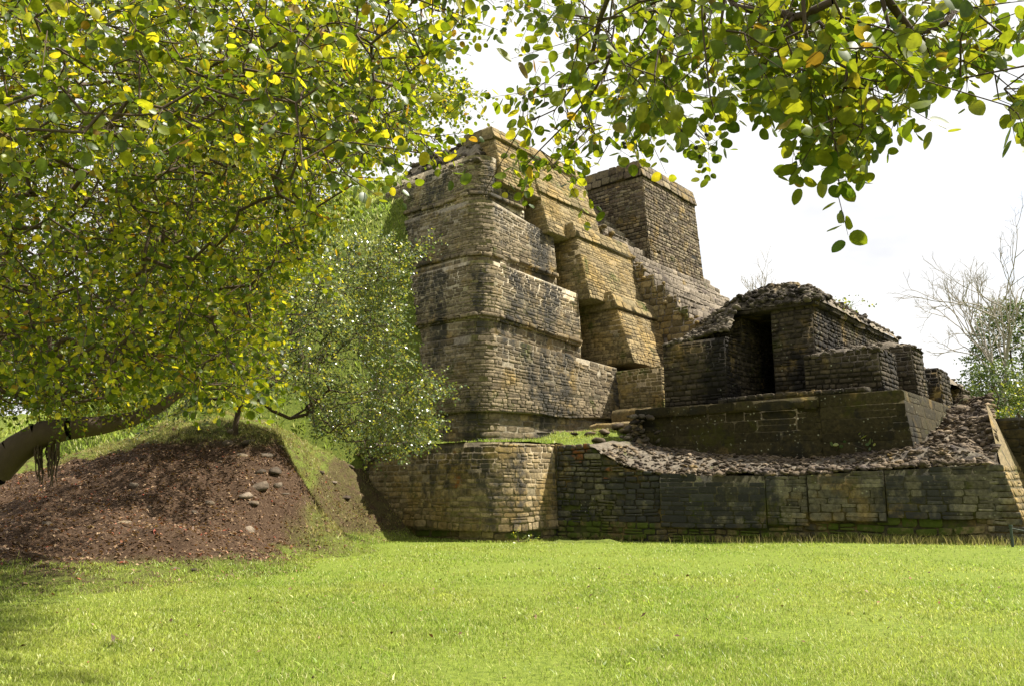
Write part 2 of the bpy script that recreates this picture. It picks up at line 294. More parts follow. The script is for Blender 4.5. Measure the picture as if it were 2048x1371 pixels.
class Masonry:
    """the laid stones of one thing: the largest in view become stone objects, the others one joined part"""
    def __init__(s, root): s.root = root; s.items = []
    def add(s, part, mat, M3, pos, var, kind='stone', shapes=STONES): s.items.append((part, mat, M3, pos, var, kind, shapes))
    def finish(s, most=290):
        pos = np.array([i[3] for i in s.items]); M3 = np.array([i[2] for i in s.items])
        pr = project(pos); e = np.array([project(pos + M3[:, :, 0] * .5)[:, :2] - pr[:, :2], project(pos + M3[:, :, 1] * .5)[:, :2] - pr[:, :2]])
        ar = np.abs(e[0][:, 0] * e[1][:, 1] - e[0][:, 1] * e[1][:, 0]); ok = (pr[:, 0] > 0) & (pr[:, 0] < 2048) & (pr[:, 1] > 0) & (pr[:, 1] < 1371)
        fn = M3[:, :, 2] / np.linalg.norm(M3[:, :, 2], axis=1)[:, None]; view = np.array([0, 0, EYE]) - pos
        isw = np.array([i[5] == 'stone' for i in s.items]); ok &= (np.einsum('ij,ij->i', fn, view) > 0) | ~isw
        order = np.argsort(-np.where(ok, ar, 0)); single = set(order[:most][ok[order[:most]]].tolist()); cache = {}; acc = {}
        for k, (part, mat, m3, p, var, kind, shapes) in enumerate(s.items):
            if k in single:
                key = (id(shapes), var, mat)
                if key not in cache: v, q, t = shapes[var]; cache[key] = mesh_from(kind, v, [q, t] if len(q) else [t], M[mat])
                mm = Matrix(((*m3[0], p[0]), (*m3[1], p[1]), (*m3[2], p[2]), (0, 0, 0, 1))); link(kind, cache[key], part, mm)
            else:
                a = acc.setdefault((mat, kind), Acc()); v, q, t = shapes[var]; a.add(v @ m3.T + p, q, t)
        for (mat, kind), a in acc.items():
            tag(a.build('facing_stones' if kind == 'stone' else 'rubble_fill', M[mat], s.root), kind='stuff')

def lay(mas, part, mat, surf, smax, hmax, ch=(0.15, 0.25), wd=(0.22, 0.62), prot=(0.008, 0.03), gap=0.03, miss=0.03, wob=0.09, tilt=0.05, keep=None, nj=.035):
    """lay courses on surf(s,h)->(pos,T,B,Nn); smax, hmax may be functions of h / s"""
    h = 0.0; hm = hmax if not callable(hmax) else max(hmax(x) for x in np.linspace(0, smax, 30)); ph = RNG.uniform(0, 50)
    while h < hm - 0.06:
        c = RNG.uniform(*ch); c = min(c, hm - h)
        if hm - h - c < 0.08: c = hm - h
        s = -RNG.uniform(0, wd[0])
        while s < smax:
            w = math.exp(RNG.uniform(math.log(wd[0]), math.log(wd[1]))); s0, s1 = max(s, 0), min(s + w, smax); s += w
            if s1 - s0 < 0.07 or RNG.random() < miss: continue
            sc, w2 = (s0 + s1) / 2, s1 - s0; hc = h + c / 2 + wob * float(VN(sc * 0.5 + ph, h * 0.8)) * 2
            if callable(hmax) and h + c * .7 > hmax(sc): continue
            if keep is not None and not keep(sc, h): continue
            rows = [(hc, c)]
            if c > 0.17 and RNG.random() < 0.2: k = RNG.uniform(.35, .65); rows = [(hc - c / 2 + c * k / 2, c * k), (hc + c / 2 - c * (1 - k) / 2, c * (1 - k))]
            for hh, cc in rows:
                p, T, B, Nn = surf(sc, hh); a = RNG.normal(0, tilt); ca, sa = math.cos(a), math.sin(a)
                T2 = T * ca + B * sa; B2 = B * ca - T * sa; n2 = Nn + RNG.normal(0, nj) * T + RNG.normal(0, nj) * B; d = RNG.uniform(*prot) * (0.7 if w2 < .2 else 1)
                mas.add(part, mat, np.stack([T2 * max(w2 - gap, .05), B2 * max(cc - gap * .8, .04), n2 * d], 1), p, int(RNG.integers(len(STONES))))
        h += c
def quad_surf(p00, p10, p01, p11):
    p00, p10, p01, p11 = map(np.asarray, (p00, p10, p01, p11)); sm = max(np.linalg.norm(p10 - p00), np.linalg.norm(p11 - p01)); hm = (np.linalg.norm(p01 - p00) + np.linalg.norm(p11 - p10)) / 2
    def f(s, h):
        u, v = s / sm, min(max(h / hm, 0), 1); p = (p00 * (1 - u) + p10 * u) * (1 - v) + (p01 * (1 - u) + p11 * u) * v
        T = (p10 - p00) * (1 - v) + (p11 - p01) * v; T = T / np.linalg.norm(T); B = (p01 - p00) * (1 - u) + (p11 - p10) * u; n = np.cross(T, B); n /= np.linalg.norm(n); B = np.cross(n, T); return p, T, B, n
    return f, sm, hm
def lay_quad(mas, part, mat, p00, p10, p01, p11, **k):
    f, sm, hm = quad_surf(p00, p10, p01, p11); lay(mas, part, mat, f, sm, hm, **k)
def block(mas, name, a0, a1, bb, b0, b1, z0, z1, mat='buttress', mort='buttress_mortar', da=0.0, faces='LF', part=None, **k):
    """masonry block: left end faces -U, front faces N; front at b0 (bottom) and b1 (top); da leans the left end"""
    c = [W(a0, bb, z0), W(a1, bb, z0), W(a1, b0, z0), W(a0, b0, z0), W(a0 + da, bb, z1), W(a1, bb, z1), W(a1, b1, z1), W(a0 + da, b1, z1)]
    a = Acc(); a.hexa([c[0], c[3], c[2], c[1], c[4], c[7], c[6], c[5]])
    o = a.build(name, M[mort], mas.root if part is None else part); tgt = o
    if 'L' in faces: lay_quad(mas, tgt, mat, c[0], c[3], c[4], c[7], **k)
    if 'F' in faces: lay_quad(mas, tgt, mat, c[3], c[2], c[7], c[6], **k)
    if 'T' in faces: lay_quad(mas, tgt, mat, c[7], c[6], c[4], c[5], **{**k, 'wob': 0.02})
    return o
def corner_path(a0, b0, left, end, r):
    """points and outward normals of a rounded corner wall: left leg faces -U (down to b=left), right leg runs to local point end"""
    d = np.array([end[0] - a0, end[1] - b0]); dl = np.linalg.norm(d); d = d / dl; th = math.atan2(-d[1], d[0]) + math.pi / 2      # turn between the two normals
    t = r * math.tan(th / 2); pts, nr, fr = [], [], []; loc = lambda q: W(q[0], q[1], 0); C = np.array([a0 + r, b0 - t])
    for b in np.linspace(left, b0 - t, 14)[:-1]: pts.append(loc((a0, b))); nr.append(-U); fr.append(0)
    for k in np.linspace(0, th, 10): v = np.array([-math.cos(k), math.sin(k)]); pts.append(loc(C + v * r)); nr.append(U * v[0] + N * v[1]); fr.append(0)
    nn = U * -d[1] + N * d[0]
    for q in np.linspace(t, dl, 12)[1:]: pts.append(loc((a0 + d[0] * q, b0 + d[1] * q))); nr.append(nn); fr.append((q - t) / (dl - t))
    return np.array(pts), np.array(nr), np.array(fr)
class PathWall:
    def __init__(s, pts, nr, fr=None):
        s.p, s.n = pts, nr; s.f = np.zeros(len(pts)) if fr is None else fr; d = np.linalg.norm(np.diff(pts[:, :2], axis=0), axis=1); s.s = np.r_[0, np.cumsum(d)]; s.len = s.s[-1]
    def at(s, x):
        p = np.array([np.interp(x, s.s, s.p[:, i]) for i in range(3)]); n = np.array([np.interp(x, s.s, s.n[:, i]) for i in range(3)]); return p, n / np.linalg.norm(n)
    def surf(s, z0, d0, batter, hgt=1.0, db=0.0, dt=0.0):       # wall from z0 up; inset grows by batter per metre; foot and top sag by db, dt at the right end
        k = 1 / math.hypot(1, batter)
        def f(x, h):
            p, n = s.at(x); t = float(np.interp(x, s.s, s.f)); z = h * k; sl = -(db + (dt - db) * min(z / hgt, 1)) / 6 if t > 0 else 0
            T = unit(np.cross(Z, n) + Z * sl); B = unit((Z - n * batter) - T * sl); q = p + Z * (z0 + z - (db + (dt - db) * z / hgt) * t) - n * (d0 + batter * z); return q, T, B, np.cross(T, B)
        return f
    def core(s, acc, prof, db=0.0, dt=0.0):         # sweep of (inset, z)
        z0, z1 = prof[0][1], prof[-1][1]; acc.grid(np.array([[s.p[i] - s.n[i] * d + Z * (z - s.f[i] * (db + (dt - db) * (z - z0) / (z1 - z0))) for d, z in prof] for i in range(len(s.p))]))

# ------------------------------------------------------------------ ground, mound, hill
LW0, LW1 = np.array([1.61, 29.1]), np.array([13.42, 22.45])        # foot of the lower front wall
def lawn_z(x, y):
    x, y = np.asarray(x, float), np.asarray(y, float)
    d = (LW1 - LW0) / np.linalg.norm(LW1 - LW0); s = (x - LW0[0]) * d[0] + (y - LW0[1]) * d[1]; q = (x - LW0[0]) * d[1] - (y - LW0[1]) * d[0]
    return 0.24 * smooth(s, 2, 13) * smooth(-q, -6, -0.5) * 1.0 + 0.05 * fbm(x * 0.35, y * 0.35) * smooth(np.hypot(x, y), 60, 20) - 0.0
MC = [(P(*q), 1) for q in [(0, 1172, 13.4), (200, 1166, 14.0), (420, 1152, 15.5), (600, 1105, 20.5), (715, 1088, 25.2), (-300, 1172, 13.2),
      (0, 1100, 16.2), (0, 1035, 19.5), (100, 1040, 17.8), (170, 942, 22.0), (250, 1040, 18.0), (330, 893, 23.5), (300, 970, 20.2), (400, 1060, 18.6), (430, 960, 21.5), (485, 856, 24.6), (548, 872, 24.0), (560, 862, 25.0), (552, 925, 22.6), (500, 1000, 21.0), (480, 940, 22.0), (520, 1040, 20.4), (582, 1000, 22.0),
      (635, 1052, 22.0), (700, 1077, 22.8), (600, 868, 30.5), (520, 830, 30.0), (330, 860, 29), (100, 930, 28), (0, 985, 27), (-300, 1040, 20), (-300, 985, 27)]]
MCX = np.array([[q[0], q[1], q[2]] for q, _ in MC] + [[x, y, -0.25] for x, y in ((-12, 10), (-6, 11), (-2, 13), (-1.5, 18), (-2.6, 22), (-3.4, 25.5), (1, 20), (-20, 9), (0, 26))] + [[-6.4, 26.3, .9], [-5.4, 27.4, .5], [-4.7, 26.2, .15], [-4.4, 28.6, .5], [-4.4, 24.6, -.05], [-5.3, 25.0, .35], [-6.6, 28.6, 2.0], [-7.4, 27.2, 2.9], [-25, 30, 3.0], [-25, 20, 1.2], [-6, 34, 4.2], [-12, 34, 4.0], [-2.5, 29.5, -.2], [-1, 27.5, -.3]])
def rbf_fit(c):
    d = np.linalg.norm(c[:, None, :2] - c[None, :, :2], axis=2); n = len(c); A = np.zeros((n + 3, n + 3)); A[:n, :n] = d + np.eye(n) * 0.05; A[:n, n:] = np.c_[np.ones(n), c[:, :2]]; A[n:, :n] = A[:n, n:].T
    return np.linalg.solve(A, np.r_[c[:, 2], 0, 0, 0])
MW = rbf_fit(MCX)
def mound_z(x, y):
    x = np.asarray(x, float); y = np.asarray(y, float); sh = x.shape; q = np.stack([x.ravel(), y.ravel()], 1)
    d = np.linalg.norm(q[:, None] - MCX[None, :, :2], axis=2); z = d @ MW[:-3] + MW[-3] + q @ MW[-2:]
    r = 0.45 * fbm(q[:, 0] * 0.7, q[:, 1] * 0.7) + 0.18 * fbm(q[:, 0] * 2.4, q[:, 1] * 2.4) + .07 * fbm(q[:, 0] * 6, q[:, 1] * 6)
    return (z + r * smooth(z, -0.1, 0.6)).reshape(sh)
def hill_z(x, y):
    x, y = np.asarray(x, float), np.asarray(y, float); a = (x - O[0]) * U[0] + (y - O[1]) * U[1]; b = (x - O[0]) * N[0] + (y - O[1]) * N[1]
    da = np.maximum(0, 2.9 - a); db = np.maximum(0, -13 - b) ; z = 17.3 - 1.08 * np.hypot(da, db * 0.9)
    z -= 2.8 * np.maximum(0, b + 6.3)
    z = np.maximum(z, np.minimum(.30 * (y - 23.5), 5.5 + .02 * (y - 40)) * smooth(-x, 6.5, 10.5) - .4)
    return z + 0.9 * fbm(x * 0.3, y * 0.3) + 0.3 * fbm(x * 1.1, y * 1.1) + 0.5 * smooth(b, -7, -11)
def ground_at(x, y): return np.maximum(np.maximum(lawn_z(x, y), mound_z(x, y)), np.where(y > 22, hill_z(x, y), -9))

def heightfield(name, fn, x0, x1, y0, y1, st, mat, kind='structure', clip=None):
    xs = np.arange(x0, x1 + st * .5, st); ys = np.arange(y0, y1 + st * .5, st); X, Y = np.meshgrid(xs, ys, indexing='ij'); Zv = fn(X, Y); a = Acc(); g = np.stack([X, Y, Zv], 2)
    n, m = X.shape; i, j = np.meshgrid(np.arange(n - 1), np.arange(m - 1), indexing='ij'); k = (i * m + j).ravel(); q = np.stack([k, k + m, k + m + 1, k + 1], 1)
    if clip is not None: q = q[clip(X, Y, Zv).ravel()[q].any(1)]
    me = mesh_from(name, g.reshape(-1, 3), q, mat, True); o = link(name, me); tag(o, kind=kind); return o, g.reshape(-1, 3)
# lawn: fine sheet near, coarse out to the horizon, in one mesh
xs = np.unique(np.r_[-2500, -900, -300, -120, -60, np.arange(-40, 40.1, 0.8), 60, 120, 300, 900, 2500]); ys = np.unique(np.r_[-900, -300, -100, -40, np.arange(-12, 46.1, 0.8), 60, 120, 300, 900, 2500])
X, Y = np.meshgrid(xs, ys, indexing='ij'); ga = Acc(); ga.grid(np.stack([X, Y, lawn_z(X, Y)], 2)); tag(ga.build('ground', M['lawn'], None, True), kind='structure')
mo_, mv = heightfield('mound', mound_z, -26, 2.0, 9, 34, 0.15, M['mound'], clip=lambda x, y, z: z > -0.3)
def turf_mask(x, y, z):
    pr = project(np.stack([x, y, z], 1)); px, py = pr[:, 0], pr[:, 1]; e = 0.25 * fbm(x * .8, y * .8)
    # the crest, the strip down the right flank and the far bank have turf; the shaded front is bare
    crest = smooth(z + e, 2.9, 3.4) * .8; flank = smooth(x + e * 4, -6.3, -5.4) * smooth(y, 20.5, 21.5) * smooth(-y, -25.5, -24) * .7 ; far = smooth(y + e * 2, 24.0, 25.2) * np.where((x > -6.8) & (y > 25), .25, 1); foot = smooth(0.42 + e - z, 0.0, 0.25)
    return np.clip(np.maximum.reduce([crest, flank, far, foot]), 0, 1)
tm = turf_mask(mv[:, 0], mv[:, 1], mv[:, 2]); ca = mo_.data.color_attributes.new('turf', 'FLOAT_COLOR', 'POINT'); ca.data.foreach_set('color', np.repeat(tm[:, None], 4, 1).astype(np.float32).ravel())
heightfield('hill', hill_z, -60, 14, 24, 62, 0.4, M['slope'], clip=lambda x, y, z: (z > -0.6) & (((x - O[0]) * N[0] + (y - O[1]) * N[1] < -3.2) | ((x - O[0]) * U[0] + (y - O[1]) * U[1] < .6)))

# ------------------------------------------------------------------ the stepped pyramid
pyr = thing('stepped_pyramid', 'tall stepped limestone pyramid with a rounded corner and broad stairway', 'pyramid'); mas = Masonry(pyr)
TIERS = [  # z0, z1, inset of corner, left end b, right end (a, b), batter, sag of foot and top
    (3.0, 4.75, 0.14, -6.0, (6.9, 1.85), 0.02, 0, 0), (4.75, 7.85, 0.0, -6.2, (6.95, 2.02), 0.08, 0, .8), (7.85, 8.6, 0.42, -6.4, (6.2, .45), 0.03, .5, .5),
    (8.6, 11.1, 0.36, -6.6, (6.1, .58), 0.09, .5, .6), (11.1, 11.4, 0.78, -6.9, (5.7, -.5), 0.02, .3, .1), (11.4, 14.0, 0.80, -7.1, (5.6, -.38), 0.09, .1, .75), (14.0, 14.3, 1.22, -7.4, (4.2, -1.2), 0.02, .3, 0), (14.3, 16.3, 1.22, -7.6, (4.1, -1.1), 0.10, 0, .2)]
for i, (z0, z1, d, lb, ra, bt, db, dt) in enumerate(TIERS):
    r = 1.05; pw = PathWall(*corner_path(d, -d, lb, ra, r)); big = i in (1, 3, 5, 7); acc = Acc(); top = bt * (z1 - z0); hg = z1 - z0
    pw.core(acc, [(1.2, z0 + 0.01), (0.0, z0), (top, z1), (top + 2.2, z1 + 0.02)], db, dt); part = acc.build('tier' if big else 'recessed_band', M['tower_mortar'], pyr)
    # squared end of the tier towards the buttress
    pe, ne = pw.p[-1], pw.n[-1]; tv = np.cross(Z, ne); ea = Acc(); ea.add([pe - Z * db + Z * z0, pe - ne * 3 - Z * db + Z * z0, pe - ne * 3 + Z * (z1 - dt), pe - ne * top + Z * (z1 - dt)], q=[[0, 1, 2, 3]]); ea.build('tier_end', M['buttress_mortar'], pyr)
    if i == 0: lay(mas, part, 'tower', pw.surf(z0, 0, bt, hg, db, dt), pw.len, hg, ch=(.2, .34), wd=(.4, 1.3), prot=(.01, .04))
    elif not big: lay(mas, part, 'tower', pw.surf(z0, 0, bt, hg, db, dt), pw.len, hg, ch=(.14, .26), wd=(.3, 1.0), prot=(.01, .03))
    else:
        ragged = (lambda x, hh=hg: hh - 0.12 * abs(float(VN(x * .8, 4.0))) * 2) if i < 7 else (lambda x, hh=hg: hh - 0.15 - 0.5 * max(0, float(fbm(x * .5, 9.0))))
        f = pw.surf(z0, 0, bt, hg, db, dt); lay(mas, part, 'tower', f, pw.len, ragged, ch=(.075, .2), wd=(.15, .72), prot=(.008, .034), gap=.02, miss=.04)
        # projecting lip along the foot of each tier
        if i > 1: lay(mas, part, 'tower', lambda x, h, f=f: (lambda t: (t[0] + t[3] * .07, *t[1:]))(f(x, h)), pw.len, 0.2, ch=(.19, .2), wd=(.3, .9), prot=(.05, .09), miss=.05)
# crumbled crown of the corner
cr_ = Acc(); gx = np.linspace(1.4, 5.2, 20); gy = np.linspace(-7.4, -1.5, 24); g = np.zeros((20, 24, 3))
for i, a in enumerate(gx):
    for j, b in enumerate(gy):
        e = min(a - 1.4, 5.2 - a + 1.5, b + 7.9, -1.5 - b); g[i, j] = W(a, b, 15.9 + 1.9 * smooth(e, 0, 1.5) + 0.35 * fbm(a * 1.3, b * 1.3))
cr_.grid(g[:, ::-1]); crown = cr_.build('crumbled_top', M['rubble_dark'], pyr)
for k in range(420):
    a, b = RNG.uniform(1.4, 5.2), RNG.uniform(-7.4, -1.5); e = min(a - 1.4, 6.7 - a, b + 7.9, -1.5 - b); s = RNG.uniform(.14, .42)
    R3 = np.array(Matrix.Rotation(RNG.uniform(0, 6.28), 3, 'Z') @ Matrix.Rotation(RNG.normal(0, .4), 3, 'X')); mas.add(crown, 'rubble_dark', R3 @ np.diag([s * 1.3, s, s * .65]), W(a, b, 15.93 + 1.9 * smooth(e, 0, 1.5) + 0.35 * fbm(a * 1.3, b * 1.3)), int(RNG.integers(10)), 'rubble_stone', ROCKS)
# buttress blocks stepping down beside the stairs: (a0, a1, back b, front b low, front b high, z0, z1, cap height, lean)
BL = [(2.35, 9.6, -3.5, -0.85, -1.65, 15.0, 17.45, 0.62, .25), (4.9, 9.6, -2.6, -0.30, -0.95, 13.3, 15.4, 0.75, .1), (6.35, 11.3, -2.0, 0.90, 0.10, 10.3, 13.35, 0.8, .12), (7.6, 11.4, -1.2, 2.35, 1.42, 7.3, 9.95, 0.82, .1), (6.95, 12.4, .5, 4.15, 4.05, 4.2, 6.9, 0, 0)]
for a0, a1, bb, b0, b1, z0, z1, cap, da in BL:
    block(mas, 'buttress', a0, a1, bb, b0, b1, z0, z1, da=da, ch=(.12, .25), wd=(.18, .7), prot=(.008, .03), gap=.02)
    if cap: block(mas, 'cap_moulding', a0 + da - .12, a1, bb, b1 + .12, b1 + .0 - cap * .3, z1, z1 + cap, da=.1, faces='LFT', ch=(.26, .42), wd=(.4, 1.1), prot=(.01, .035))
# broad stairway
SA0, SA1 = 11.3, 21.2; st_b, st_z = -3.4, 17.55; RISE, RUN = 0.645, 0.60
for k in range(15):
    b0, z0 = st_b + k * RUN, st_z - k * RISE
    c = [W(SA0, b0 - 2.6, z0 - RISE * 1.2), W(SA1, b0 - 2.6, z0 - RISE * 1.2), W(SA1, b0, z0 - RISE * 1.2), W(SA0, b0, z0 - RISE * 1.2)]; a = Acc(); a.hexa([c[0], c[3], c[2], c[1]] + [c[0] + Z * RISE * 1.2, c[3] + Z * RISE * 1.2, c[2] + Z * RISE * 1.2, c[1] + Z * RISE * 1.2])
    step = a.build('step', M['stair'], pyr)
    lay_quad(mas, step, 'stair', W(SA0, b0, z0 - RISE), W(SA1, b0, z0 - RISE), W(SA0, b0, z0), W(SA1, b0, z0), ch=(.14, .34), wd=(.3, .9), prot=(.005, .03), miss=.05)
    lay_quad(mas, step, 'stair', W(SA0, b0, z0), W(SA1, b0, z0), W(SA0, b0 - RUN, z0), W(SA1, b0 - RUN, z0), ch=(.26, .34), wd=(.3, .9), prot=(.005, .03), miss=.08)
    lay_quad(mas, step, 'buttress', W(SA0, b0 - 2.4, z0 - RISE), W(SA0, b0, z0 - RISE), W(SA0, b0 - 2.4, z0), W(SA0, b0, z0), ch=(.26, .36), wd=(.3, .7), prot=(.02, .09), miss=.04)
    for _ in range(3): # crumbling step ends
        s = RNG.uniform(.2, .4); mas.add(step, 'buttress', np.diag([s * 1.2, s, s * .7]), W(SA0 + RNG.uniform(-.1, .15), b0 - RNG.uniform(-.05, .6), z0 - RNG.uniform(-.03, .4)), int(RNG.integers(10)), 'rubble_stone', ROCKS)
# big block in the middle of the stairs
UB0, UB1, UBF, UBB, UZ0, UZ1 = 13.5, 19.7, -0.05, -4.2, 13.6, 18.75
block(mas, 'stair_block', UB0, UB1, UBB, UBF, UBF - .42, UZ0, UZ1, mat='upper', mort='shrine_mortar', ch=(.16, .25), wd=(.22, .6), prot=(.02, .06), da=.05)
block(mas, 'cap_moulding', UB0 - .1, UB1 + .1, UBB, UBF - .30, UBF - .55, UZ1, UZ1 + .92, mat='upper', mort='shrine_mortar', faces='LFT', ch=(.4, .5), wd=(.4, 1.0), prot=(.01, .04), da=.08)
block(mas, 'core_block', 3.0, 24, -14, -4.3, -4.6, 3.0, 17.2, mat='tower', mort='rubble_dark', faces='')
mas.finish(295)

# ------------------------------------------------------------------ bastion with the rounded corner
bas = thing('retaining_wall', 'golden brown masonry retaining wall with rounded corner below the grassy ledge', 'wall'); mas = Masonry(bas)
BA, BB, BR = -3.0, 3.42, 1.7; bw = PathWall(*corner_path(BA, BB, -4.6, (1.2, BB), BR)); acc = Acc()
bw.core(acc, [(0.5, -0.3), (0.12, -0.3), (0.12, 0.36), (-0.02, 0.36), (0.16, 3.3), (1.0, 3.32)]); part = acc.build('wall_core', M['bastion_mortar'], bas)
def bas_top(s): return 2.93 - 0.55 * smooth(np.array(3.4 - s), 0, 2.4) - 0.06 * float(VN(s * .9, 2)) - 0.8 * smooth(np.array(1.4 - s), 0, 1.2)
lay(mas, part, 'bastion', bw.surf(0.36, -0.02, 0.06), bw.len, lambda s: float(bas_top(s)), ch=(.12, .28), wd=(.18, .75), prot=(.008, .035), miss=.02)
lay(mas, part, 'moss_base', bw.surf(-0.12, 0.12, 0.0), bw.len, 0.5, ch=(.2, .28), wd=(.4, 1.0), prot=(.02, .07), miss=.02)
for k in range(260):                                # broken facing on the upper left
    s = RNG.uniform(0, 4.6); p, n = bw.at(s); h = 0.36 + float(bas_top(s)) + RNG.uniform(-.05, .95) * (1 if s < 3.4 else .3)
    if h > 3.42: continue
    z = RNG.uniform(.14, .34); R3 = np.array(Matrix.Rotation(RNG.uniform(0, 6.28), 3, 'Z') @ Matrix.Rotation(RNG.normal(0, .5), 3, 'X')); mas.add(part, 'rubble_dark', R3 @ np.diag([z * 1.2, z, z * .8]), p - n * RNG.uniform(.02, .25) + Z * h, int(RNG.integers(10)), 'rubble_stone', ROCKS)
mas.finish(295)

# ------------------------------------------------------------------ lower front wall with its rubble shelf
low = thing('platform_wall', 'long blackened mossy masonry wall along the edge of the lawn', 'wall'); mas = Masonry(low)
LD = (LW1 - LW0); LLEN = float(np.linalg.norm(LD)); LD = LD / LLEN; LDT = np.array([LD[0], LD[1], 0]); LDN = np.array([LD[1], -LD[0], 0])
def lwp(s, d=0.0, z=0.0): return np.array([LW0[0], LW0[1], 0]) + LDT * s + LDN * d + Z * z
TOPS = (np.array([0, 1.5, 1.75, 2.5, 3.6, 5.2, 8.4, 10.7, 13.6]), np.array([3.36, 3.2, 2.95, 2.5, 2.26, 2.15, 2.13, 2.25, 2.36]))
lwtop = lambda s: float(np.interp(s, *TOPS))
PAN = [(0.0, 3.85, 0.0, 0.0), (3.85, 7.3, 0.13, 0.50), (7.3, 8.55, 0.13, 0.62), (8.55, 10.72, 0.17, 0.76), (10.72, 13.6, 0.14, 0.90)]   # s0, s1, projection, foot height
acc = Acc(); ss = np.linspace(-.3, LLEN + .02, 60); acc.grid(np.array([[lwp(s, -0.02, -.3), lwp(s, -0.05, lwtop(max(s, 0)) - .04), lwp(s, -0.9, lwtop(max(s, 0)) + .02)] for s in ss])); core = acc.build('wall_core', M['lower_mortar'], low)
lay(mas, core, 'moss_base', lambda x, h: (lwp(x, 0, -.15 + h), LDT, Z, LDN), LLEN, lambda s: 1.15 if s > 3.8 else 1.0, ch=(.15, .27), wd=(.3, .9), prot=(.02, .07), miss=.02)
for s0, s1, pr_, fh in PAN:
    if pr_ == 0:
        lay(mas, core, 'lower', lambda x, h: (lwp(x + s0, 0, .55 + h), LDT, Z, LDN), s1 - s0, lambda s: lwtop(s) - .55, ch=(.13, .24), wd=(.25, .75), prot=(.02, .06), miss=.02); continue
    a = Acc(); n = 14; ts = np.linspace(s0 + .012, s1 - .012, n); a.grid(np.array([[lwp(s, -.1, fh), lwp(s, pr_ - .02, fh), lwp(s, pr_ - .06, lwtop(s)), lwp(s, -.2, lwtop(s) + .02)] for s in ts]))
    for s in (s0 + .012, s1 - .012): a.add([lwp(s, -.1, fh), lwp(s, pr_ - .02, fh), lwp(s, pr_ - .06, lwtop(s)), lwp(s, -.1, lwtop(s))], q=[[0, 1, 2, 3]])
    pan = a.build('wall_panel', M['lower_mortar'], low)
    lay(mas, pan, 'lower', lambda x, h, s0=s0, pr_=pr_, fh=fh: (lwp(x + s0 + .012, pr_ - .02 - .02 * h, fh + h), LDT, Z, LDN), s1 - s0 - .03, lambda s, s0=s0, fh=fh: lwtop(s + s0) - fh + .02, ch=(.14, .26), wd=(.3, .95), prot=(.010, .022), gap=.012, miss=.005, tilt=.012, nj=.008, wob=.04)
# right end of the platform: battered front running away along the facade
e0 = lwp(LLEN, .1); la = L(e0); FA, FB = la[0], la[1]
q = [W(FA, FB + .75, -.1), W(FA + 3.2, FB + .75, -.1), W(FA + .05, FB + .12, 2.36), W(FA + 3.2, FB + .12, 2.36)]; q2 = [q[2], q[3], W(FA + 2.9, FB - .55, 4.3), W(FA + 3.2, FB - .55, 4.3)]
a = Acc(); a.add(q, q=[[0, 1, 3, 2]]); a.add(q2, q=[[0, 1, 3, 2]]); a.add([W(FA, FB - .9, -.1), q[0], q[2], W(FA, FB - .9, 2.36)], q=[[0, 1, 2, 3]]); endp = a.build('wall_end', M['buttress_mortar'], low)
lay_quad(mas, endp, 'buttress', *q, ch=(.16, .26), wd=(.25, .6), prot=(.01, .04))
lay_quad(mas, endp, 'lower', W(FA - .02, FB - .35, -.1), W(FA - .02, FB + .73, -.1), W(FA - .02, FB - .35, 2.36), W(FA - .02, FB + .12, 2.36), ch=(.16, .26), wd=(.25, .5), prot=(.01, .04))
# rubble shelf: from the wall top back to the terrace foot, rising to the right
TA = 3.83
def shelf(u, v):                                    # u along the wall (m), v 0 at the edge .. 1 at the terrace
    p = lwp(u, .02, lwtop(u) + .04); bT = 4.2 + (u / LLEN) * 10.6 ; zb = np.interp(bT, [4.2, 6.3, 8.5, 11.6, 14.6], [3.5, 3.2, 2.9, 2.72, 3.05]); t = W(TA + .25, bT, zb)
    q = p * (1 - v) + t * v; q[2] += 0.16 * math.sin(v * math.pi) + 0.10 * float(fbm(u * 1.2, v * 4)) + .05 * float(fbm(u * 4, v * 11)); return q
acc = Acc(); acc.grid(np.array([[shelf(u, v) for v in np.linspace(0, 1, 14)] for u in np.linspace(1.2, LLEN + .1, 70)])); sh = acc.build('rubble_shelf', M['rubble_dark'], low)
def strew(mas, part, mat, fn, n, smin, smax, sink=0.2, flat=0.6, shapes=ROCKS):
    for _ in range(n):
        p = fn(); s = math.exp(RNG.uniform(math.log(smin), math.log(smax))); R3 = np.array(Matrix.Rotation(RNG.uniform(0, 6.28), 3, 'Z') @ Matrix.Rotation(RNG.normal(0, .35), 3, 'X') @ Matrix.Rotation(RNG.normal(0, .35), 3, 'Y'))
        mas.add(part, mat, R3 @ np.diag([s * RNG.uniform(1, 1.6), s, s * flat * RNG.uniform(.7, 1.3)]), p + Z * s * (0.25 - sink), int(RNG.integers(10)), 'rubble_stone', shapes)
strew(mas, sh, 'rubble', lambda: shelf(RNG.uniform(1.6, LLEN), RNG.uniform(0, 1) ** 1.4), 2300, .04, .24, flat=.45)
strew(mas, sh, 'rubble', lambda: shelf(RNG.uniform(2.2, LLEN), RNG.uniform(0, .1)), 240, .1, .3)
def scarp(u, v):                                    # collapsed steps between the terrace corner and the platform end
    p = W(3.7 + 6.5 * v, 14.5 + .1 * v, 2.6 + 2.25 * v); q = W(FA + .1 + 5.2 * v, FB + .05 - .85 * v, 2.4 + 2.3 * v); r = p * (1 - u) + q * u; r[2] += .22 * float(fbm(u * 5, v * 7)) + .12 * abs(math.sin(v * 14)); return r
acc = Acc(); acc.grid(np.array([[scarp(u, v) for v in np.linspace(0, 1, 34)] for u in np.linspace(-.05, 1, 18)])); sc_ = acc.build('rubble_slope', M['rubble_dark'], low)
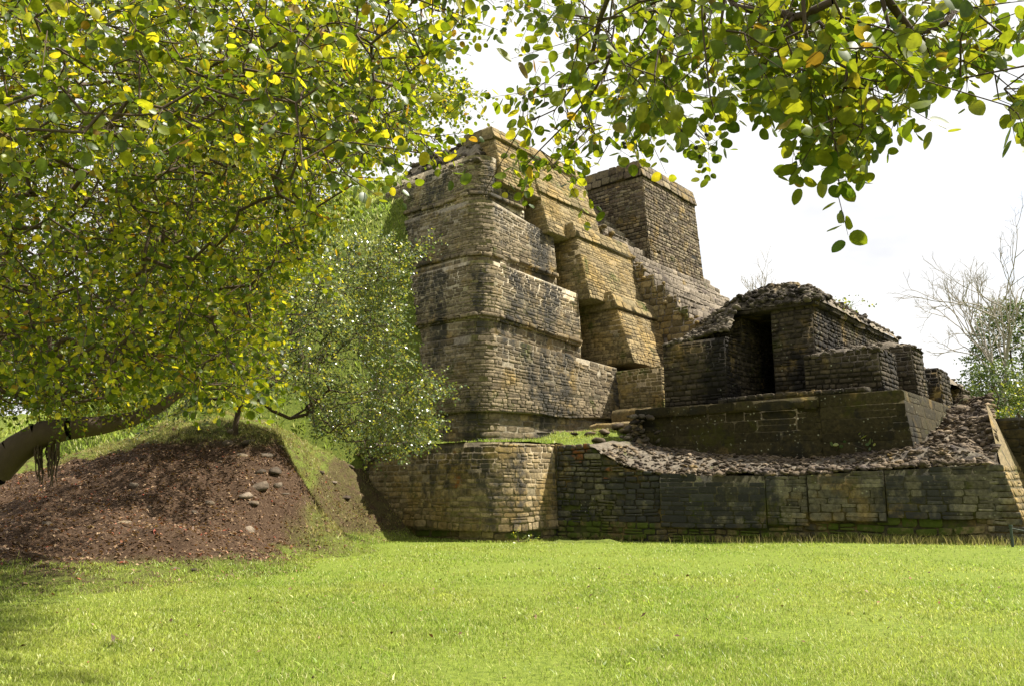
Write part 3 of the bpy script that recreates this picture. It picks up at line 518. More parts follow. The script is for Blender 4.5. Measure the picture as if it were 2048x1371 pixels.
strew(mas, sc_, 'rubble', lambda: scarp(RNG.uniform(0, 1), RNG.uniform(0, 1)), 1300, .08, .32, flat=.5)
mas.finish(295)

# dark wall further along the platform front
fw = thing('stair_flank_wall', 'dark mossy wall running out past the bare tree at the platform end', 'wall'); mas = Masonry(fw)
block(mas, 'wall_block', 6.1, 8.0, 16.2, 21.5, 21.3, -.1, 3.9, mat='terrace', mort='lower_mortar', ch=(.2, .3), wd=(.4, .9), prot=(.01, .03), gap=.01)
mas.finish(150)

# ------------------------------------------------------------------ ruined vaulted shrine on its terrace
shr = thing('ruined_shrine', 'blackened ruined vaulted shrine with a dark doorway in front of the stairs', 'ruin'); mas = Masonry(shr)
kw = dict(mat='shrine', mort='shrine_mortar', ch=(.13, .22), wd=(.2, .6), prot=(.02, .07))
# terrace: plastered block with a long slab course along its top
block(mas, 'terrace_wall', TA, 22, 4.95, 11.72, 11.72, 1.5, 4.72, mat='terrace', mort='terrace', ch=(.3, .45), wd=(.6, 1.6), prot=(.010, .016), gap=.006, tilt=.004, nj=.003, wob=.02, miss=0, faces='L')
block(mas, 'terrace_wall', TA - .06, 22, 11.73, 14.62, 14.25, 1.5, 4.76, mat='terrace', mort='terrace', ch=(.3, .45), wd=(.6, 1.6), prot=(.010, .016), gap=.006, tilt=.004, nj=.003, wob=.02, miss=0, faces='LF', da=.02)
block(mas, 'terrace_ledge', TA - .14, 5.2, 4.7, 11.7, 11.7, 4.40, 4.74, mat='terrace', mort='terrace', ch=(.3, .34), wd=(.6, 1.8), prot=(.01, .03), faces='LT')
block(mas, 'terrace_ledge', TA - .02, 5.0, 8.1, 13.2, 13.2, 4.75, 4.92, faces='LT', **kw)
P1 = block(mas, 'wall_pier', 4.8, 17, 5.4, 8.0, 8.02, 4.7, 7.35, **kw)
P2 = block(mas, 'wall_pier', 6.2, 17, 9.28, 10.85, 10.85, 4.7, 8.38, **kw)
block(mas, 'interior_wall', 9.5, 10, 7.9, 9.4, 9.4, 4.7, 8.6, **kw)
SLB = block(mas, 'roof_slab', 6.02, 17, 7.6, 11.0, 11.02, 8.38, 8.62, mat='shrine', mort='shrine_mortar', ch=(.2, .24), wd=(.8, 1.8), prot=(.01, .04))
block(mas, 'wall_pier', 6.4, 17, 6.2, 8.02, 8.0, 7.3, 8.4, **kw)
P3 = block(mas, 'wall_pier', 4.6, 6.5, 11.0, 13.5, 13.45, 4.72, 6.25, **kw)
P4 = block(mas, 'wall_pier', 9.0, 10.6, 10.9, 13.5, 13.4, 4.72, 6.95, **kw)
P5 = block(mas, 'wall_pier', 12.8, 14.6, 10.9, 13.5, 13.4, 4.72, 6.6, **kw)
P6 = block(mas, 'wall_pier', 17.0, 18.7, 10.9, 13.5, 13.4, 4.72, 6.15, **kw)
def heap(name, a0, a1, b0, b1, z, hgt, n, smin, smax, mat='rubble_dark', pw_=1.0, skew=0.0):
    def f(u, v):
        e = max(0, 1 - (2 * u - 1) ** 4) * max(0, 1 - abs(2 * v - 1 - skew) ** 2.4 / (1 + abs(skew)) ** 2.4); a, b = a0 + (a1 - a0) * u, b0 + (b1 - b0) * v
        return W(a, b, z + hgt * e ** pw_ + .09 * float(fbm(a * 2, b * 2)))
    acc = Acc(); acc.grid(np.array([[f(u, v) for u in np.linspace(0, 1, 26)] for v in np.linspace(0, 1, 20)])); o = acc.build(name, M[mat], shr)
    strew(mas, o, mat, lambda: f(RNG.uniform(0, 1), RNG.uniform(0, 1)), n, smin, smax, flat=.55); return f
def strewn_part(name, f, n, smin, smax, mat='rubble_dark', nu=30, nv=26):
    acc = Acc(); acc.grid(np.array([[f(u, v) for u in np.linspace(0, 1, nu)] for v in np.linspace(0, 1, nv)])); o = acc.build(name, M[mat], shr)
    strew(mas, o, mat, lambda: f(RNG.uniform(0, 1) ** 1.6, RNG.uniform(0, 1)), n, smin, smax, flat=.55)
def shoulder(u, v):                                 # eroded vault over the rear wall, climbing to the roof
    a, b = 4.82 + 9 * u, 5.42 + 2.75 * v; k = smooth(np.array(9 * u), -.1, 1.3); return W(a + .0, b, 7.28 + (0.35 + .65 * k) * 1.85 * v ** .75 * (.55 + .45 * k) + .10 * float(fbm(a * 2, b * 2)))
strewn_part('rubble_roof', shoulder, 1300, .09, .36)
def dome(u, v):
    a, b = 5.98 + 11 * u, 7.35 + 3.75 * v; e = max(0, 1 - abs(2 * v - 1) ** 2.6) * (1 - max(0, 1 - u * 11 / 1.2) ** 2); return W(a, b, 8.56 + 1.02 * e ** .75 * (1 - .25 * u) + .10 * float(fbm(a * 2 + 4, b * 2)))
strewn_part('rubble_roof', dome, 1300, .09, .36)
heap('rubble_cap', 4.55, 6.5, 10.95, 13.5, 6.22, .28, 190, .09, .26)
heap('rubble_cap', 9.0, 10.6, 10.9, 13.5, 6.92, .35, 90, .09, .26)
block(mas, 'rear_wall', 6.5, 18.6, 10.9, 12.0, 12.0, 4.72, 6.3, **kw)
heap('rubble_cap', 12.7, 18.5, 10.9, 13.4, 6.2, .75, 220, .09, .28)
heap('rubble_cap', 17.0, 18.7, 10.9, 13.5, 6.1, .3, 60, .09, .26)
block(mas, 'sloping_wall', 14.5, 16.5, 8.2, 11.3, 11.2, 7.0, 8.2, faces='LF', **kw)
strew(mas, P1, 'rubble_dark', lambda: W(TA + RNG.uniform(-.6, .3), 4.9 + RNG.normal(0, .35), 3.4 + RNG.uniform(0, 1.1)), 60, .15, .4)
mas.finish(295)

# ------------------------------------------------------------------ grassy ledge between bastion and pyramid
def ledge_z(a, b): return 3.36 + 0.16 * np.clip(a, -3, 12) * smooth(a, -1, 3) + 0.10 * fbm(a * .8, b * .8) + .12 * smooth(a, 2, 4) * fbm(a * 1.7, b * 1.7) * 2 - 0.9 * smooth(b, 3.1, 4.6) * smooth(a, 0.2, 1.2)
acc = Acc(); aa = np.linspace(-2.9, 12, 60); bb = np.linspace(-6, 6.5, 50)
g = np.array([[W(a, b, float(ledge_z(a, b))) for b in bb] for a in aa]); n, m = g.shape[:2]; i, j = np.meshgrid(np.arange(n - 1), np.arange(m - 1), indexing='ij'); k = (i * m + j).ravel(); q = np.stack([k, k + m, k + m + 1, k + 1], 1)
A_, B_ = np.meshgrid(aa, bb, indexing='ij'); inside = (B_ < 4.7) & (((B_ < 3.35) & (np.hypot(np.minimum(A_ + 2.9 - 1.6, 0), np.maximum(B_ - 3.3 + 1.6, 0)) < 1.62)) | ((A_ > 0.6) & ((W(0, 0, 0)[0] + A_ * U[0] + B_ * N[0] - LW0[0]) * LD[1] - (O[1] + A_ * U[1] + B_ * N[1] - LW0[1]) * LD[0] < -0.4)))
q = q[inside.ravel()[q].all(1)]; lg = link('ledge', mesh_from('ledge', g.reshape(-1, 3), q[:, ::-1], M['ledge'], True)); tag(lg, kind='structure')

def rock(part_name, c, size, mat, seed, parent=None, squash=0.6):
    r = np.random.default_rng(seed); v, _, f = ROCKS[seed % 10]
    e = {}; vs_ = list(v); nf = []                  # one subdivision with jitter
    def mid(i, j):
        k = (min(i, j), max(i, j))
        if k not in e: m_ = (vs_[i] + vs_[j]) / 2 * r.uniform(.98, 1.1); e[k] = len(vs_); vs_.append(m_)
        return e[k]
    for x, y, z in f: a, b, c_ = mid(x, y), mid(y, z), mid(z, x); nf += [(x, a, c_), (y, b, a), (z, c_, b), (a, b, c_)]
    R3 = np.array(Matrix.Rotation(r.uniform(0, 6.28), 3, 'Z') @ Matrix.Rotation(r.normal(0, .2), 3, 'X')); vv = (np.array(vs_) * [size * r.uniform(1.1, 1.5), size, size * squash]) @ R3.T
    o = link(part_name, mesh_from(part_name, vv, np.array(nf), M[mat]), parent); o.location = tuple(c); return o
# flat slabs left from a flight of steps on the ledge
def slab(a0, a1, b0, b1, z0, h, label, seed):
    r = np.random.default_rng(seed); n = 12; ts = np.linspace(0, 1, n); g = []
    for t in ts:
        w = .05 * r.normal(0, 1, 4); a_, b_ = a0, a1; g.append([W(a0 + w[0] + .06, b0 + (b1 - b0) * t, z0), W(a0 + w[0], b0 + (b1 - b0) * t, z0 + h * .8 + w[2] * .5), W(a0 + .1 + w[0], b0 + (b1 - b0) * t, z0 + h + w[3] * .5), W(a1, b0 + (b1 - b0) * t, z0 + h + .04 + w[3] * .4), W(a1, b0 + (b1 - b0) * t, z0)])
    a = Acc(); a.grid(np.array(g)[::-1]); k = len(g[0])
    for e in (g[0], g[-1]): a.add(np.array(e), q=[[0, 1, 2, 3]], t=[[0, 3, 4]])
    tag(a.build('stone_slab', M['buttress']), label, 'slab')
slab(5.7, 6.9, 2.3, 4.6, 4.1, 0.95, 'thick mossy stone slab leaning below the lowest buttress', 1)
slab(4.9, 5.6, 1.7, 4.3, 3.9, 0.55, 'long low stone slab forming a step on the ledge', 2)
slab(4.0, 4.7, 1.2, 3.0, 3.8, 0.32, 'thin stone slab half buried in ledge grass', 3)
for k, (x, y, Y_, s) in enumerate([(1210, 866, 31.5, .5), (1235, 842, 32.5, .62), (1250, 855, 32.2, .5), (1180, 874, 31.2, .45), (1196, 878, 30.6, .5), (1265, 872, 31.6, .55), (1230, 876, 30.8, .6), (1215, 884, 30.2, .42), (1150, 872, 31.4, .3)]):
    p = P(x, y, Y_); l = L(p); rock('fallen_block', W(l[0], l[1], float(ledge_z(l[0], l[1])) + .1), s, 'rubble', 100 + k, squash=.5).update_tag(); tag(bpy.data.objects[-1] if False else COL.objects[-1], 'grey fallen building stone on the grassy ledge beside the terrace', 'stone', 'fallen stones on the ledge')
# loose rocks on the mound and its foot
def on_mound(x, y, Ymin=12.5, Ymax=31):
    d = ray(x, y); Ys = np.linspace(Ymin, Ymax, 300); p = np.array([0, 0, EYE]) + d[None] * (Ys / d[1])[:, None]; hit = np.nonzero(p[:, 2] <= np.maximum(mound_z(p[:, 0], p[:, 1]), lawn_z(p[:, 0], p[:, 1])))[0]
    return p[hit[0]] if len(hit) else None
RK = [(462, 1147, .55, 'broad flat rock in the lawn edge at the foot of the brown mound'), (797, 1098, .5, 'brown angular rock lying alone on the lawn before the wall'), (742, 1098, .45, 'low flat rock on the lawn beside an angular brown rock'), (625, 1122, .42, 'low rock where the bare earth meets the lawn'), (515, 965, .85, 'large flat rock protruding below the mound crest'), (490, 985, .7, None), (493, 1054, .8, None), (265, 1056, .5, None), (250, 1040, .45, None), (92, 1042, .45, None), (73, 1098, .3, None), (110, 1056, .25, None), (8, 1094, .4, None), (92, 1080, .2, None), (270, 965, .5, None), (415, 1000, .6, None), (390, 1020, .45, None), (560, 890, .4, None), (445, 920, .4, None), (350, 1133, .28, None), (385, 1145, .3, None), (390, 1135, .4, None), (300, 1010, .4, None), (180, 1050, .3, None), (700, 1086, .25, None), (470, 860, .7, None), (460, 880, .8, None), (500, 878, .9, None), (530, 905, .8, None), (548, 935, .7, None), (520, 940, .6, None), (480, 905, .7, None), (555, 965, .6, None), (505, 1000, .5, None), (570, 985, .4, None), (440, 875, .7, None), (640, 940, .5, None), (665, 960, .6, None), (690, 990, .55, None), (700, 930, .5, None), (720, 905, .4, None)]
for k, (x, y, s, lab) in enumerate(RK):
    p = on_mound(x, y)
    if p is None: continue
    s *= .85 if lab else .62; o = rock('rock', p - Z * s * .20, s, 'rock', 200 + k, squash=.55); tag(o, lab or 'small weathered rock half buried in the brown leaf-strewn mound', 'rock', None if lab else 'rocks scattered over the mound')

# ------------------------------------------------------------------ grass, litter
def blades(name, pts, hgt, wid, mat, lean=0.5, seed=1, kind='stuff', parent=None):
    r = np.random.default_rng(seed); n = len(pts); an = r.uniform(0, 6.283, n); h = hgt * r.uniform(.55, 1.35, n); w = wid * r.uniform(.7, 1.4, n); la = r.uniform(0, 6.283, n); lm = h * np.abs(r.normal(0, lean, n))
    t = np.stack([np.cos(an), np.sin(an), np.zeros(n)], 1) * w[:, None] / 2; l = np.stack([np.cos(la) * lm, np.sin(la) * lm, h], 1)
    m_ = l * [.42, .42, .6]; v = np.stack([pts - t, pts + t, pts + m_ + t * .8, pts + m_ - t * .8, pts + l], 1).reshape(-1, 3); k = np.arange(n) * 5
    return tag(link(name, mesh_from(name, v, [np.stack([k, k + 1, k + 2, k + 3], 1), np.stack([k + 3, k + 2, k + 4], 1)], M[mat]), parent), kind=kind)
def lawn_points(n, y0, y1, seed):
    r = np.random.default_rng(seed); y = np.sqrt(r.uniform(y0 ** 2, y1 ** 2, n)); x = r.uniform(-1, 1, n) * (0.66 * y + .8); d = (x - LW0[0]) * LD[1] - (y - LW0[1]) * LD[0]
    keep = (mound_z(x, y) < 0.12) & ((d > 0.05) | (x < LW0[0])); la, lb = (x - O[0]) * U[0] + (y - O[1]) * U[1], (x - O[0]) * N[0] + (y - O[1]) * N[1]; keep &= ~((la > BA - .0) & (lb < BB + .0) & (x < LW0[0] + .5)); x, y = x[keep], y[keep]
    den = fbm(x * .5, y * .5); k2 = r.random(len(x)) < np.clip(.72 + den * 1.6, .12, 1); x, y = x[k2], y[k2]; return np.stack([x, y, np.maximum(lawn_z(x, y), mound_z(x, y)) - .004], 1)
gp = [(lawn_points(150000, 5.2, 9.5, 1), .042, .0060), (lawn_points(150000, 9.5, 15, 2), .045, .008), (lawn_points(120000, 15, 30, 3), .050, .014)]
for i, (p, h, w) in enumerate(gp): blades('grass', p, h, w, 'blade', .75, i + 5)
r = np.random.default_rng(77)
def sedge():                                        # broad leaved weeds in the turf
    p = lawn_points(16000, 5.2, 16, 9); c = fbm(p[:, 0] * .6 + 20, p[:, 1] * .6) > .12; return p[c]
blades('broadleaf_weeds', sedge(), .05, .026, 'blade', 1.1, 12)
s = r.uniform(1.0, LLEN + .8, 2600); den = np.clip((s - 3) / 8, .12, 1); s = s[r.random(2600) < den]; q = np.array([LW0[0], LW0[1], 0]) + LDT * s[:, None] + LDN * r.uniform(.1, 1.15, len(s))[:, None]; q[:, 2] = lawn_z(q[:, 0], q[:, 1]); blades('tall_grass', q, .24, .010, 'dry_blade', .55, 15)
s = r.uniform(2.2, bw.len - .2, 1500); q = np.array([(lambda t: t[0] + t[1] * abs(RNG.normal(.06, .1)))(bw.at(x)) for x in s]); q[:, 2] = lawn_z(q[:, 0], q[:, 1]); blades('wall_foot_grass', q, .08, .014, 'blade', .6, 16)
# slope and ledge grass
x = r.uniform(-24, 0, 85000); y = r.uniform(24, 47, 85000); z = hill_z(x, y); k = (z > np.maximum(mound_z(x, y), 0)) & (z < 19) & ((x - O[0]) * N[0] + (y - O[1]) * N[1] < -4.0); blades('slope_grass', np.stack([x, y, z], 1)[k], .20, .05, 'blade', .7, 18)
a_ = r.uniform(-2.6, 11.5, 22000); b_ = r.uniform(-3, 6, 22000); q = O + a_[:, None] * U + b_[:, None] * N; q[:, 2] = ledge_z(a_, b_)
ins = ((b_ < 3.3) & (np.hypot(np.minimum(a_ + 1.3, 0), np.maximum(b_ - 1.7, 0)) < 1.6)) | ((a_ > .8) & ((q[:, 0] - LW0[0]) * LD[1] - (q[:, 1] - LW0[1]) * LD[0] < -.5)); ins &= b_ < 4.5; ins &= (fbm(a_ * .9, b_ * .9) > -.15) | (a_ < 2.5); ins &= ~((b_ < .29 * a_ + .1) & (a_ > 0)); blades('ledge_grass', q[ins], .10, .022, 'blade', .6, 19)
# turf on the mound
x = r.uniform(-14, 0, 190000); y = r.uniform(12, 31, 190000); z = mound_z(x, y); tmk = turf_mask(x, y, z) * (z > -.02) * (.25 + .75 * (fbm(x * 1.5, y * 1.5) > -.1)); k = r.random(len(x)) < tmk * .8; hi = z[k] > .45; mg = np.stack([x, y, z], 1)[k]; blades('mound_grass', mg[hi], .085, .016, 'dry_blade', .9, 20); blades('mound_foot_grass', mg[~hi], .06, .013, 'blade', .8, 24)
def flat_leaves(name, p, size, mat, seed):
    r = np.random.default_rng(seed); n = len(p); an = r.uniform(0, 6.28, n); s = size * r.uniform(.5, 1.4, n); u = np.stack([np.cos(an), np.sin(an), r.normal(0, .45, n)], 1) * s[:, None]; w = np.stack([-np.sin(an), np.cos(an), r.normal(0, .45, n)], 1) * s[:, None] * .55
    v = np.stack([p - u, p + w + [0, 0, .006], p + u, p - w + [0, 0, .01]], 1).reshape(-1, 3); k = np.arange(n) * 4; return tag(link(name, mesh_from(name, v, np.stack([k, k + 1, k + 2, k + 3], 1), M[mat])), kind='stuff')
x = r.uniform(-16, .5, 60000); y = r.uniform(12.3, 29, 60000); z = mound_z(x, y); tmk = turf_mask(x, y, z); k = (z > .0) & (r.random(len(x)) > tmk * .85); flat_leaves('leaf_litter', np.stack([x, y, z + .012], 1)[k], .035, 'litter', 21)
lp = lawn_points(260, 5.5, 18, 33); flat_leaves('fallen_lawn_leaves', lp + [0, 0, .045], .03, 'litter', 34)

# ------------------------------------------------------------------ trees
def leaf_shape(n):
    if n == 8:
        n = 14; k = np.arange(n) / n * 2 * math.pi; o = [(.43 * math.sin(t) * (1 + .10 * math.cos(t)), .5 - .5 * math.cos(t) + (.05 if i == 7 else 0)) for i, t in enumerate(k)]
    elif n == 6: o = [(0, 0), (.36, .28), (.36, .72), (0, 1), (-.36, .72), (-.36, .28)]
    else: o = [(0, 0), (.36, .5), (0, 1), (-.36, .5)]
    o = np.array(o, float); z = .18 * np.abs(o[:, 0]) + .10 * (o[:, 1] - .5) ** 2
    v = np.c_[o, z]
    if n == 4: return v, np.array([[0, 1, 2], [0, 2, 3]])
    v = np.r_[v, [[0, .5, -.03]]]; return v, np.array([[i, (i + 1) % n, n] for i in range(n)])
def unit(v): return v / np.maximum(np.linalg.norm(v, axis=-1, keepdims=True), 1e-9)
def in_poly(x, y, poly):
    c = np.zeros(len(x), bool); p = np.array(poly, float); j = len(p) - 1
    for i in range(len(p)):
        k = ((p[i, 1] > y) != (p[j, 1] > y)) & (x < (p[j, 0] - p[i, 0]) * (y - p[i, 1]) / (p[j, 1] - p[i, 1] + 1e-9) + p[i, 0]); c ^= k; j = i
    return c
def fill(poly, n, Y0, Y1, r):
    """n points in the volume seen through an outline between two depths"""
    p = np.array(poly, float); out = np.zeros((0, 3))
    while len(out) < n:
        x = r.uniform(p[:, 0].min(), p[:, 0].max(), n * 2); y = r.uniform(p[:, 1].min(), p[:, 1].max(), n * 2); k = in_poly(x, y, poly); x, y = x[k], y[k]; d = r.uniform(Y0, Y1, len(x))
        out = np.r_[out, np.array([P(a, b, c) for a, b, c in zip(x, y, d)])] if len(x) else out
    return out[:n]
def box(r, n, lo, hi): return r.uniform(lo, hi, (n, 3))
class Skeleton:
    def __init__(s): s.p = []; s.par = []; s.minr = {}
    def chain(s, pts, parent=-1):
        for q in pts: s.p.append(np.asarray(q, float)); s.par.append(parent); parent = len(s.p) - 1
        return parent
    def grow(s, tips, seg, r, wig=.12, origin=None):
        """join every tip to the nearest wood, nearest tips first"""
        org = np.asarray(origin if origin is not None else s.p[0]); order = np.argsort(np.linalg.norm(tips - org, axis=1)); ends = np.zeros(len(tips), int); arr = np.zeros((len(s.p) + len(tips) * 14, 3)); n = len(s.p); arr[:n] = s.p
        for t in order:
            d = np.linalg.norm(arr[:n] - tips[t], axis=1); k = int(np.argmin(d)); m = max(1, int(min(12, d[k] / seg))); a = arr[k]; par = k; off = r.normal(0, wig * d[k] * .5, 3)
            for i in range(1, m + 1):
                f = i / m; q = a * (1 - f) + tips[t] * f + off * math.sin(f * math.pi) + np.array([0, 0, .10 * d[k] * math.sin(f * math.pi)])
                s.p.append(q); s.par.append(par); par = len(s.p) - 1; arr[n] = q; n += 1
            ends[t] = par
        return ends
    def radii(s, tip=.004, expo=2.4, top=None):
        n = len(s.p); a = np.zeros(n); ch = np.bincount([x for x in s.par if x >= 0], minlength=n)
        for i in range(n - 1, -1, -1):
            if ch[i] == 0: a[i] += tip ** expo
            if s.par[i] >= 0: a[s.par[i]] += a[i]
        rr = a ** (1 / expo)
        for i, m in s.minr.items(): rr[i] = max(rr[i], m)
        return np.minimum(rr, top) if top else rr
def tubes(p0, p1, r0, r1, k=5):
    d = unit(p1 - p0); h = np.where(np.abs(d[:, 2:3]) > .9, [[1., 0, 0]], [[0, 0, 1.]]); u = unit(np.cross(d, h)); w = np.cross(d, u); n = len(p0); an = np.arange(k) / k * 2 * math.pi; c = u[:, None] * np.cos(an)[None, :, None] + w[:, None] * np.sin(an)[None, :, None]
    v = np.concatenate([p0[:, None] + c * r0[:, None, None], p1[:, None] + c * r1[:, None, None]], 1).reshape(-1, 3); b = (np.arange(n) * 2 * k)[:, None]; i = np.arange(k)[None]; j = (i + 1) % k
    return v, np.stack([b + i, b + j, b + k + j, b + k + i], 2).reshape(-1, 4)
def tree(root, sk, rr, bark, thick):
    p = np.array(sk.p); par = np.array(sk.par); e = np.nonzero(par >= 0)[0]; R1 = rr[e]; R0 = np.minimum(rr[par[e]], R1 * 1.6)
    big = R1 >= thick
    for nm, k, sides in (('trunk', big, 9), ('twigs', ~big, 4)):
        if k.any():
            v, f = tubes(p[par[e]][k], p[e][k], R0[k], R1[k], sides); o = link(nm, mesh_from(nm, v, f, M[bark], True), root)
            if nm == 'twigs': tag(o, kind='stuff')
def sprays(bases, dirs, n_leaf, length, size, r, droop=.5, up=.7, jit=.9):
    """twigs with alternate leaves; returns twig segments and leaf frames"""
    n = len(bases); d = unit(dirs + r.normal(0, .45, (n, 3)) + np.array([0, 0, -droop])); tips = bases + d * length * r.uniform(.6, 1.3, (n, 1)); pos = []; fr = []; sz = []
    side = unit(np.cross(d, r.normal(0, 1, (n, 3))))
    for i in range(n_leaf):
        f = (i + .6) / n_leaf; p = bases + (tips - bases) * f + np.array([0, 0, -1.]) * (.12 * length * f * f); sg = side * (1 if i % 2 else -1)
        y = unit(d * .45 + sg * .9 + r.normal(0, .35, (n, 3)) + np.array([0, 0, -.25])); nz = unit(r.normal(0, jit, (n, 3)) + np.array([0, -.25, up])); x = unit(np.cross(y, nz)); z = np.cross(x, y)
        s = size * r.uniform(.62, 1.25, n) * (1 - .25 * abs(f - .5)); k = r.random(n) < .9; pos.append((p + y * size * .25)[k]); fr.append(np.stack([x, y, z], 2)[k]); sz.append(s[k])
    return bases, tips, np.concatenate(pos), np.concatenate(fr), np.concatenate(sz)
def add_leaves(root, pos, fr, sz, mat, shape, singles, name='crown'):
    v, f = leaf_shape(shape); pr = project(pos); ap = sz / pr[:, 2]; ok = (pr[:, 0] > -20) & (pr[:, 0] < 2068) & (pr[:, 1] > -20) & (pr[:, 1] < 1390) & (pr[:, 2] > .3); order = np.argsort(-np.where(ok, ap, 0))[:singles] if singles else np.zeros(0, int)
    mask = np.ones(len(pos), bool); mask[order] = False
    if singles:
        me = mesh_from('leaf', *leaf_shape(8), M[mat])
        for i in order: m3 = fr[i] * sz[i]; link('leaf', me, root, Matrix(((*m3[0], pos[i][0]), (*m3[1], pos[i][1]), (*m3[2], pos[i][2]), (0, 0, 0, 1))))
    P_, F_, S_ = pos[mask], fr[mask], sz[mask]; n = len(P_)
    if n == 0: return None
    V = np.einsum('nij,vj->nvi', F_ * S_[:, None, None], v) + P_[:, None]; FF = (f[None] + (np.arange(n) * len(v))[:, None, None]).reshape(-1, 3)
    return tag(link(name, mesh_from(name, V.reshape(-1, 3), FF, M[mat]), root), kind='stuff')

# --- large spreading tree on the left, boughs reaching over the viewer
r = np.random.default_rng(101); t1 = thing('spreading_tree', 'large spreading tree with yellow green round leaves and hanging aerial roots', 'tree'); sk = Skeleton()
g0 = ground_at(np.array([-10.6]), np.array([12.6]))[0]
base = sk.chain([(-10.6, 12.6, g0 - .3), (-10.3, 12.5, g0 + .5), (-9.9, 12.4, g0 + 1.0)])
limb = sk.chain([(-9.0, 12.1, 1.35), P(-10, 938, 12), P(30, 900, 12), P(80, 868, 12), P(140, 856, 12), P(200, 850, 12.2), P(262, 838, 12.4), P(320, 812, 12.6), P(380, 770, 12.8)], base)
for i in range(limb + 1): sk.minr[i] = .36 - .027 * i if i > 2 else .42
sk.chain([P(170, 880, 12.1), P(186, 905, 12.1)], len(sk.p) - 5)
up = sk.chain([(-10.0, 12.2, 2.6), (-9.6, 11.8, 4.2), (-8.8, 11.0, 5.6)], base)
b1 = sk.chain([(-7.6, 9.8, 6.4), (-6.2, 8.4, 6.6), (-4.6, 6.8, 6.3), (-3.2, 5.6, 5.9), (-2.0, 4.8, 5.4), (-1.0, 4.4, 5.0)], up)
b2 = sk.chain([(-7.4, 11.2, 6.8), (-5.8, 11.4, 7.4), (-4.2, 11.6, 7.6), (-2.6, 11.6, 7.4), (-1.4, 11.5, 7.0)], up)
b3 = sk.chain([(-8.0, 12.6, 6.2), (-7.0, 14.0, 6.8), (-5.6, 15.2, 7.2), (-4.2, 16.2, 7.2)], up)
b4 = sk.chain([(-7.6, 9.6, 5.2), (-6.4, 8.2, 4.6), (-5.2, 7.0, 4.2), (-4.2, 6.2, 4.0)], up)
RA = [(-90, -120), (930, -120), (945, 60), (930, 110), (840, 130), (850, 200), (900, 250), (870, 300), (760, 370), (640, 360), (520, 270), (300, 260), (-90, 300)]
RB = [(-90, -30), (640, -30), (720, 120), (700, 240), (840, 200), (790, 280), (690, 340), (650, 430), (620, 540), (560, 520), (520, 640), (545, 770), (440, 780), (-90, 720)]
RC = [(-90, 250), (480, 250), (560, 520), (530, 680), (480, 720), (330, 750), (250, 800), (140, 815), (-90, 800)]
RF = [(640, 60), (850, 110), (930, 165), (880, 230), (760, 290), (680, 330)]
RE = [(230, 130), (600, 100), (640, 300), (590, 420), (600, 520), (540, 600), (430, 650), (230, 600)]
RD = [(250, 60), (640, 60), (700, 330), (560, 420), (420, 420), (250, 330)]
sets = [(fill(RA, 520, 3.6, 6.5, r), 10, .32, .064, 8), (fill(RB, 1700, 5.8, 10, r), 14, .42, .066, 6), (fill(RC, 3000, 10, 15, r), 18, .50, .066, 4), (fill(RD, 900, 12, 17.5, r), 18, .50, .068, 4), (fill(RE, 2100, 15, 21, r), 20, .62, .085, 4), (box(r, 1500, (-12, 4.5, 8.2), (-1.5, 15, 11.5)), 18, .6, .11, 4), (box(r, 150, (-.3, 6.2, 8.0), (2.8, 8.2, 10)), 14, .5, .09, 4), (fill(RF, 330, 9, 16, r), 16, .5, .072, 6)]  # box sets: upper foliage, mostly above frame, added to shade canopy and lawn
ctr = np.array([-6, 9, 5.0]); tips = np.concatenate([q[0] for q in sets]); ends = sk.grow(tips, .45, r, .10)
rr = sk.radii(.0042, 2.55, .30); tree(t1, sk, rr, 'bark', .035)
n0 = 0; tw = []
for q, nl, ln, sz, shp in sets:
    dirs = unit(q - np.array([-8, 10.5, 5.2])); a, b, p, f, s = sprays(q, dirs, nl, ln, sz, r); tw.append((a, b)); add_leaves(t1, p, f, s, 'leaf', shp, 290 if shp == 8 else 0)
A1 = np.concatenate([x[0] for x in tw]); B1 = np.concatenate([x[1] for x in tw]); v, f = tubes(A1, B1, np.full(len(A1), .0038), np.full(len(A1), .0015), 3); tag(link('leaf_stalks', mesh_from('leaf_stalks', v, f, M['bark']), t1), kind='stuff')
for k in range(36):                                 # aerial roots hanging from the limb
    x = RNG.uniform(66, 122); y0 = 862; y1 = RNG.uniform(915, 975); n = 7; pts = np.array([P(x + (RNG.normal(0, 2.0) if i else 0) + (95 - x) * .35 * i / n, y0 + (y1 - y0) * i / (n - 1), 12.0 + RNG.normal(0, .02) + .25 * ((k % 5) - 2) * .2) for i in range(n)])
    v, f = tubes(pts[:-1], pts[1:], np.linspace(.022, .007, n)[:-1], np.linspace(.022, .007, n)[1:], 4); link('aerial_root', mesh_from('aerial_root', v, f, M['bark'], True), t1)

